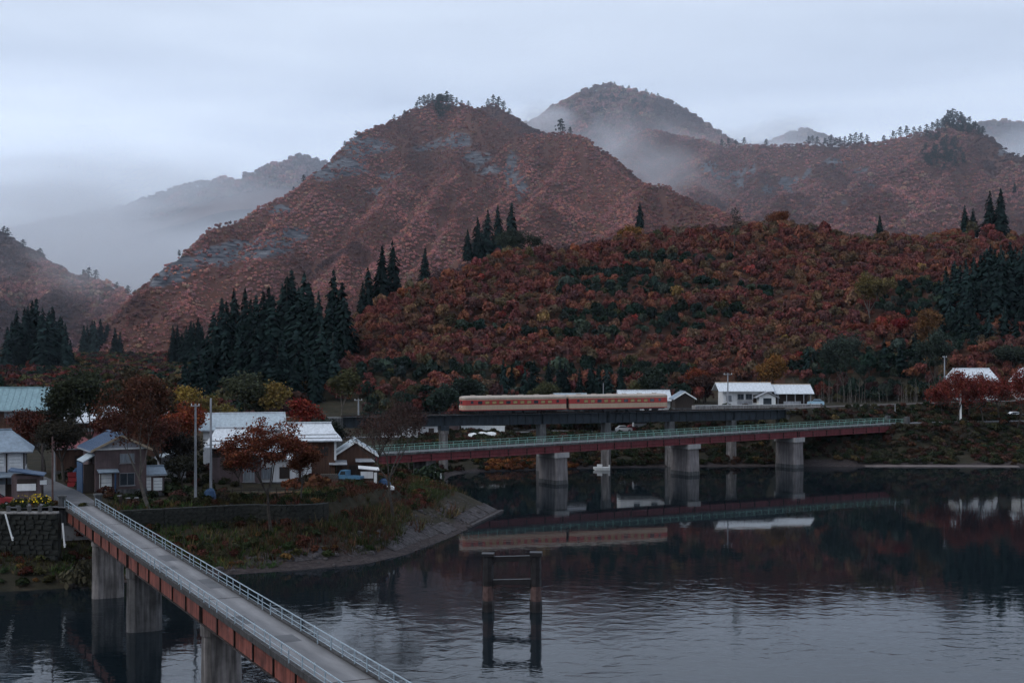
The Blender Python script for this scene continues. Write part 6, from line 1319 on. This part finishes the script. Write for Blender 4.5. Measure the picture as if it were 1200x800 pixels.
# small trees on the low ground between the line and the hill
rnd = np.random.default_rng(5); k = 0
FOOT = [(DGRN, 'dark green'), (OLIV, 'olive'), (PURP, 'brown'), (RUST, 'rust red'), (GGRN, 'grey green')]
for i in range(130):
    px = rnd.uniform(425, 835); Y_ = rnd.uniform(332, 350); x = gx(px, Y_)
    c, w = FOOT[rnd.choice(5, p=(.42, .16, .14, .14, .14))]
    s = rnd.uniform(1.3, 2.6); tree_thing('foot_tree', x, Y_, gh(x, Y_) - 0.2, HILL_CROWNS[i % 7], HILL_TRUNKS[i % 3], s, rnd.uniform(1, 1.5), np.array(c) * rnd.uniform(0.8, 1.2), w + ' small tree at the hill foot behind the train', w + ' small trees behind the train', lift=s * 0.25)
for i in range(46):
    px = rnd.uniform(955, 1105); Y_ = rnd.uniform(344, 362); x = gx(px, Y_); c, w = FOOT[rnd.choice(5, p=(.6, .1, .15, .05, .1))]; s = rnd.uniform(1.3, 2.6)
    tree_thing('foot_tree', x, Y_, gh(x, Y_) - 0.2, HILL_CROWNS[i % 7], HILL_TRUNKS[i % 3], s, rnd.uniform(1, 1.6), np.array(c) * rnd.uniform(0.8, 1.2), w + ' small tree at the hill foot right of the station', w + ' small trees right of the station', lift=s * 0.25)
# bare pale stems right of the station
stem = []
for j in range(4):
    b = MB(); r_ = random.Random(j); p = Vector((0, 0, -0.3))
    for s_ in range(4):
        q = p + Vector((r_.gauss(0, .12), r_.gauss(0, .1), 1.35)); b.tube(p, q, 0.085 - s_ * 0.016, 0.069 - s_ * 0.016, 5, False)
        if s_ > 0: a = r_.uniform(0, 6.28); b.tube(q, q + Vector((math.cos(a) * .7, math.sin(a) * .7, 0.9)), 0.03, 0.01, 4, False)
        p = q
    stem.append(b.mesh('bare_stem', M['bark_pale']))
for i in range(48):
    px = rnd.uniform(928, 1098); Y_ = rnd.uniform(338, 345); x = gx(px, Y_); o = obj('bare_sapling', stem[i % 4], None, (x, Y_, gh(x, Y_))); o.scale = (1, 1, rnd.uniform(0.5, 1.15)); o.rotation_euler = (0, 0, rnd.uniform(0, 6)); tag(o, 'thin bare grey sapling standing right of the station', 'sapling', 'bare saplings right of the station')

# ------------------------------------------------------------------ undergrowth
def tuft(seed, n_=9, h=0.55):
    rn = np.random.default_rng(seed); V, Fs = [], []
    for i in range(n_):
        a = rn.uniform(0, 6.28); r0 = rn.uniform(0, .18); p = np.array((math.cos(a) * r0, math.sin(a) * r0, -0.05)); u = np.array((-math.sin(a), math.cos(a), 0)) * 0.035; o_ = np.array((math.cos(a), math.sin(a), 0)) * rn.uniform(.1, .4); hh = h * rn.uniform(.5, 1.2)
        V += [p - u, p + u, p + u * .3 + o_ + (0, 0, hh), p - u * .3 + o_ + (0, 0, hh)]; Fs.append((4 * i, 4 * i + 1, 4 * i + 2, 4 * i + 3))
    return np_mesh('grass_tuft', np.array(V), np.array(Fs), M['fol'])
TUFTS = [tuft(i) for i in range(4)]
rnd = np.random.default_rng(31)
X, Y = jitter_grid(-90, -4, 146, 236, 0.62, 32); Z, D_ = total_h(X, Y); nn_ = fbm(X / 6.0, Y / 6.0, 41, 3)
k = (D_ > 1.6 + (nn_ - .4) * 5) & (D_ < 17) & ~((X > -14) & (D_ < 6.4) & (Y > 180)) & (Z < 6.9) & ~((X < -48) & (D_ > 9.2)); X, Y, Z, D_, nn_ = X[k], Y[k], Z[k], D_[k], nn_[k]
gt = pal(len(X), [(0.032, 0.046, 0.018), (0.055, 0.060, 0.024), (0.10, 0.058, 0.03), (0.075, 0.032, 0.022)], (5, 3, 1, 1), rnd); gt[:, 1] *= np.where(X < -26, 1.25, 1.0); redd = (sstep(0.53, 0.68, nn_) * np.where(X < -30, 0.5, 1.0))[:, None]; gt = gt * (1 - redd) + pal(len(X), [(0.09, 0.040, 0.028), (0.06, 0.026, 0.02)], (1, 1), rnd) * redd
scatter('bank_grass', np.stack([X, Y, Z], -1), rnd.uniform(.7, 1.5, len(X)), gt, TUFTS, 'rough dark grass on the slope below the terrace', 'grass', seed=33)
def shrubs(name, X, Y, Z, smin, smax, choices, weights, label, seed):
    rn = np.random.default_rng(seed); scatter(name, np.stack([X, Y, Z - 0.1], -1), rn.uniform(smin, smax, len(X)), pal(len(X), choices, weights, rn), BUSH_CROWNS, label, 'scrub', seed=seed)
X, Y = jitter_grid(-92, -8, 146, 236, 1.7, 52); Z, D_ = total_h(X, Y); nn_ = fbm(X / 9.0, Y / 9.0, 61, 3)
k = (D_ > np.where(X < -45, 0.4, 2.5)) & (D_ < 12.5) & (nn_ > np.where(X < -45, 0.36, 0.5)) & ~((X > -14) & (D_ < 6.4) & (Y > 180)); shrubs('bank_scrub', X[k], Y[k], Z[k], 0.35, 0.9, [(0.03, 0.042, 0.02), (0.05, 0.05, 0.022), (0.085, 0.035, 0.024), (0.11, 0.065, 0.026)], (4, 2, 3, 1), 'low green and russet scrub on the village bank', 53)
X, Y = jitter_grid(-50, -14, 172, 206, 1.3, 54); Z, D_ = total_h(X, Y)
k = (D_ > 14.6) & (D_ < 19) & (rnd.random(len(X)) < 0.75) & ~((X > -31) & (D_ > 15.4)); shrubs('garden_scrub', X[k], Y[k], Z[k], 0.35, 0.95, [(0.026, 0.036, 0.018), (0.045, 0.048, 0.022), (0.07, 0.035, 0.024)], (4, 3, 1), 'dark garden plants along the top of the terrace wall', 55)
X, Y = jitter_grid(-46, -13, 160, 200, 1.0, 70); Z, D_ = total_h(X, Y); k = (D_ > 10.8) & (D_ < 13.6) & (fbm(X / 5.0, Y / 5.0, 19, 3) > 0.46) & (rnd.random(len(X)) < 0.6); shrubs('wall_scrub', X[k], Y[k], Z[k], 0.4, 1.0, [(0.020, 0.027, 0.015), (0.035, 0.036, 0.02), (0.06, 0.028, 0.02)], (4, 3, 1.5), 'dark weeds growing at the foot of the terrace wall', 71)
X, Y = jitter_grid(-62, -16, 172, 236, 2.0, 68); Z, D_ = total_h(X, Y); rxx = np.interp(Y, [160, 169, 178, 187, 197, 210, 240], [-48.6, -52.5, -57, -62, -68, -75, -90])
k = (D_ > 15) & (rnd.random(len(X)) < 0.6) & (X > rxx + 3.4) & ~((X > -36) & (X < -14) & (Y > 179) & (Y < 196)); shrubs('garden_scrub', X[k], Y[k], Z[k], 0.5, 1.3, [(0.024, 0.030, 0.017), (0.04, 0.038, 0.022), (0.06, 0.032, 0.024)], (4, 3, 2), 'dark shrubs and weeds filling the yards between the village houses', 69)
X, Y = jitter_grid(-24, 200, 255, 345, 1.3, 56); Z, D_ = total_h(X, Y); nn_ = fbm(X / 8.0, Y / 8.0, 62, 3)
k = (D_ > 1.2) & (Z < 11.3) & (nn_ > 0.30) & (np.abs(Y - road_y(X)) > np.where(X > 80, 3.0, 0)) & ~((X > -14) & (X < 42) & (Y > 326) & (Y < 334)); shrubs('bank_scrub', X[k], Y[k], Z[k], 0.5, 1.25, [(0.024, 0.031, 0.018), (0.036, 0.036, 0.021), (0.052, 0.032, 0.023), (0.085, 0.062, 0.027), (0.065, 0.03, 0.022)], (5, 4, 4, 0.6, 0.8), 'dark olive and brown scrub on the far bank', 57)
X, Y = jitter_grid(-5, 14, 287, 295, 1.0, 58); Z, D_ = total_h(X, Y); k = (D_ > 0.4) & (D_ < 5); shrubs('bank_scrub', X[k], Y[k], Z[k], 0.6, 1.2, [(0.17, 0.07, 0.026), (0.13, 0.05, 0.024)], (1, 1), 'orange scrub hanging over the water under the red bridge', 59)
X, Y = jitter_grid(80, 170, 299, 346, 2.2, 64); Z, D_ = total_h(X, Y); k = (D_ > 2) & (np.abs(Y - road_y(X)) > 3.6) & (Z < 11) & (rnd.random(len(X)) < 0.35); shrubs('bank_scrub', X[k], Y[k], Z[k], 0.7, 1.6, [(0.085, 0.068, 0.026), (0.042, 0.04, 0.022), (0.06, 0.032, 0.023)], (1, 3, 3), 'yellowish scrub on the right bank below the road', 65)
# woods of the valley floor at left and behind the village
X, Y = jitter_grid(-330, -52, 262, 860, 4.6, 66); Zv = np.maximum(valley(X, Y), np.maximum(hill_h(X, Y), np.where(Y < 372, near_h(X, Y)[0], -50)))
ry = rail_y(X); k = (np.abs(Y - ry) > 6) & (Y > ry - 4) & (Y > 285) & visible(X, Y, Zv, 5, 14); X, Y, Zv = X[k], Y[k], Zv[k]; rn = np.random.default_rng(67)
scatter('valley_woods', np.stack([X, Y, Zv - 0.2], -1), rn.uniform(1.9, 3.4, len(X)), pal(len(X), [OLIV, RUST, PURP, DGRN, OCHR], (3, 2, 2.5, 2.5, 0.6), rn), HILL_CROWNS, 'mixed olive and russet trees on the valley floor behind the village', 'woods', seed=67)
# single bushes
def bush(px, Y, s, tint, label, name='bush', n_=2, flowers=None, z=None):
    x = gx(px, Y); z = gh(x, Y) if z is None else z; o = empty(name, (x, Y, z), 0, label, 'bush')
    c = obj('foliage', BUSH_CROWNS[n_ % 4], o); c.scale = (s[0], s[1], s[2]); c['tint'] = list(tint); MB().tube((0, 0, -0.2), (0, 0, s[2] * 0.5), 0.05, 0.03, 6).build('stem', M['bark'], o)
    if flowers:
        rn = np.random.default_rng(int(px)); d = sph(flowers[1], rn); d[:, 2] = np.abs(d[:, 2]); v, f = leaf_quads(d * np.array(s) * 0.98 + (0, 0, s[2] * 0.5), d, 0.11, rn, 0.8); fo = obj('flowers', np_mesh('flowers', v, f, M['fol']), o); fo['tint'] = list(flowers[0])
    return o
bush(27, 160.8, (1.4, 0.7, 0.9), (0.04, 0.045, 0.02), 'flower bush with a few yellow blooms on the roadside, left of two', n_=1, flowers=((0.42, 0.30, 0.03), 40)); bush(46, 160.8, (1.5, 0.7, 1.0), (0.04, 0.045, 0.02), 'flower bush with bright yellow blooms on the roadside, right of two', n_=2, flowers=((0.55, 0.40, 0.02), 80))
bush(499, 238, (2.7, 2.2, 2.9), (0.022, 0.032, 0.02), 'dark bush at the left end of the red bridge'); bush(84, 150.8, (1.9, 1.4, 2.2), (0.06, 0.055, 0.035), 'dry brown green bush under the bridge end'); bush(99, 152.5, (1.6, 1.5, 2.6), (0.05, 0.046, 0.03), 'tall dry bush beside the first bridge pier', n_=3)
bush(340, 186, (1.6, 1.2, 1.6), (0.11, 0.045, 0.024), 'russet bush at the foot of the white annex'); bush(372, 188, (2.0, 1.4, 1.8), (0.10, 0.046, 0.025), 'orange brown bush before the boarded house', n_=0); bush(200, 181, (1.8, 1.4, 1.6), (0.028, 0.036, 0.02), 'dark green bush below the narrow pale shed', n_=1)

# stones along the water's edge
def rock_mesh(seed):
    r_ = random.Random(seed); b = MB(); n_ = 7
    b.rings([[(math.cos(6.283 * i / n_) * f * r_.uniform(.75, 1.15), math.sin(6.283 * i / n_) * f * r_.uniform(.75, 1.15), z * r_.uniform(.85, 1.15)) for i in range(n_)] for f, z in ((0.9, -0.3), (1.0, 0.1), (0.75, 0.5), (0.3, 0.65))]); return b.mesh('shore_stone', M['shore_stone'])
M['shore_stone'] = mat('shore_stone', (0.055, 0.048, 0.048), 0.9, 0.5, 1.5, 0.3)
ROCKS = [rock_mesh(i) for i in range(5)]
X, Y = jitter_grid(-48, 4, 150, 224, 0.75, 90); Z, D_ = total_h(X, Y); rn = np.random.default_rng(91); nn_ = fbm(X / 5.0, Y / 5.0, 92, 3)
k = (D_ > 0.15) & (D_ < 6.0) & (rn.random(len(X)) < 0.55 * sstep(0.35, 0.6, nn_)); sc = np.clip(0.16 * rn.lognormal(0, 0.55, int(k.sum())), 0.06, 0.6)
scatter('shore_stones', np.stack([X[k], Y[k], Z[k] + 0.02], -1), sc, np.ones((int(k.sum()), 3)) * 0.08, ROCKS, 'loose grey stones on the mud below the grass slope', 'stones', seed=93)
# dry reeds and leaning weeds at the edge of the slope
X, Y = jitter_grid(-46, -3, 158, 226, 0.9, 94); Z, D_ = total_h(X, Y); k = (D_ > 3.2) & (D_ < 9) & (fbm(X / 7.0, Y / 7.0, 95, 3) > 0.5) & (rn.random(len(X)) < 0.7)
scatter('dry_weeds', np.stack([X[k], Y[k], Z[k]], -1), rn.uniform(1.2, 2.4, int(k.sum())), pal(int(k.sum()), [(0.10, 0.065, 0.035), (0.075, 0.04, 0.028), (0.05, 0.05, 0.024)], (2, 2, 3), rn), TUFTS, 'tall dry weeds on the slope above the mud', 'weeds', seed=96)
# garden fence along the terrace and firewood stacks
fx = empty('garden_fence', (gx(262, 180), 180, gh(gx(262, 180), 180)), rad(12), 'low weathered post and rail fence between the poles and the orange tree', 'fence')
for i in range(9): MB().b2(i * 1.1 - 0.05, i * 1.1 + 0.05, -0.05, 0.05, -0.4, 1.05 + R.uniform(-.08, .08)).build('post', M['dark_wood'], fx)
for z in (0.45, 0.85): MB().b2(-0.1, 8.9, -0.09, -0.052, z - 0.05, z + 0.05).build('rail', M['dark_wood'], fx)
log = MB().tube((0, -0.45, 0), (0, 0.45, 0), 0.13, 0.12, 8).mesh('log', M['bark_pale'])
for (px, Y_, rz, lab) in [(386, 197, 10, 'stack of cut firewood against the boarded house'), (190, 188, 25, 'stack of cut firewood behind the low lean-to')]:
    fw = empty('firewood_stack', (gx(px, Y_), Y_, gh(gx(px, Y_), Y_)), rad(rz), lab, 'firewood')
    for r_ in range(5):
        for c_ in range(9): obj('log', log, fw, (-1.1 + c_ * 0.26 + (r_ % 2) * 0.13, R.uniform(-.05, .05), 0.12 + r_ * 0.225))
for i, (px, Y_) in enumerate([(140, 172.2), (150, 172.4), (160, 172.8), (197, 181.5)]):
    o = empty('water_barrel', (gx(px, Y_), Y_, gh(gx(px, Y_), Y_)), 0, ['dark barrel in front of the brown house, left of three', 'dark barrel in front of the brown house, middle of three', 'dark barrel in front of the brown house, right of three', 'dark barrel in the yard right of the lean-to'][i], 'barrel')
    MB().rings([[(math.cos(a) * r_, math.sin(a) * r_, z) for a in [j * 0.5236 for j in range(12)]] for z, r_ in ((-0.1, .28), (0.3, .32), (0.6, .32), (0.88, .28))]).build('staves', M['dark_wood'], o); MB().tube((0, 0, 0.883), (0, 0, 0.92), 0.29, None, 12).build('lid', M['pole'], o)
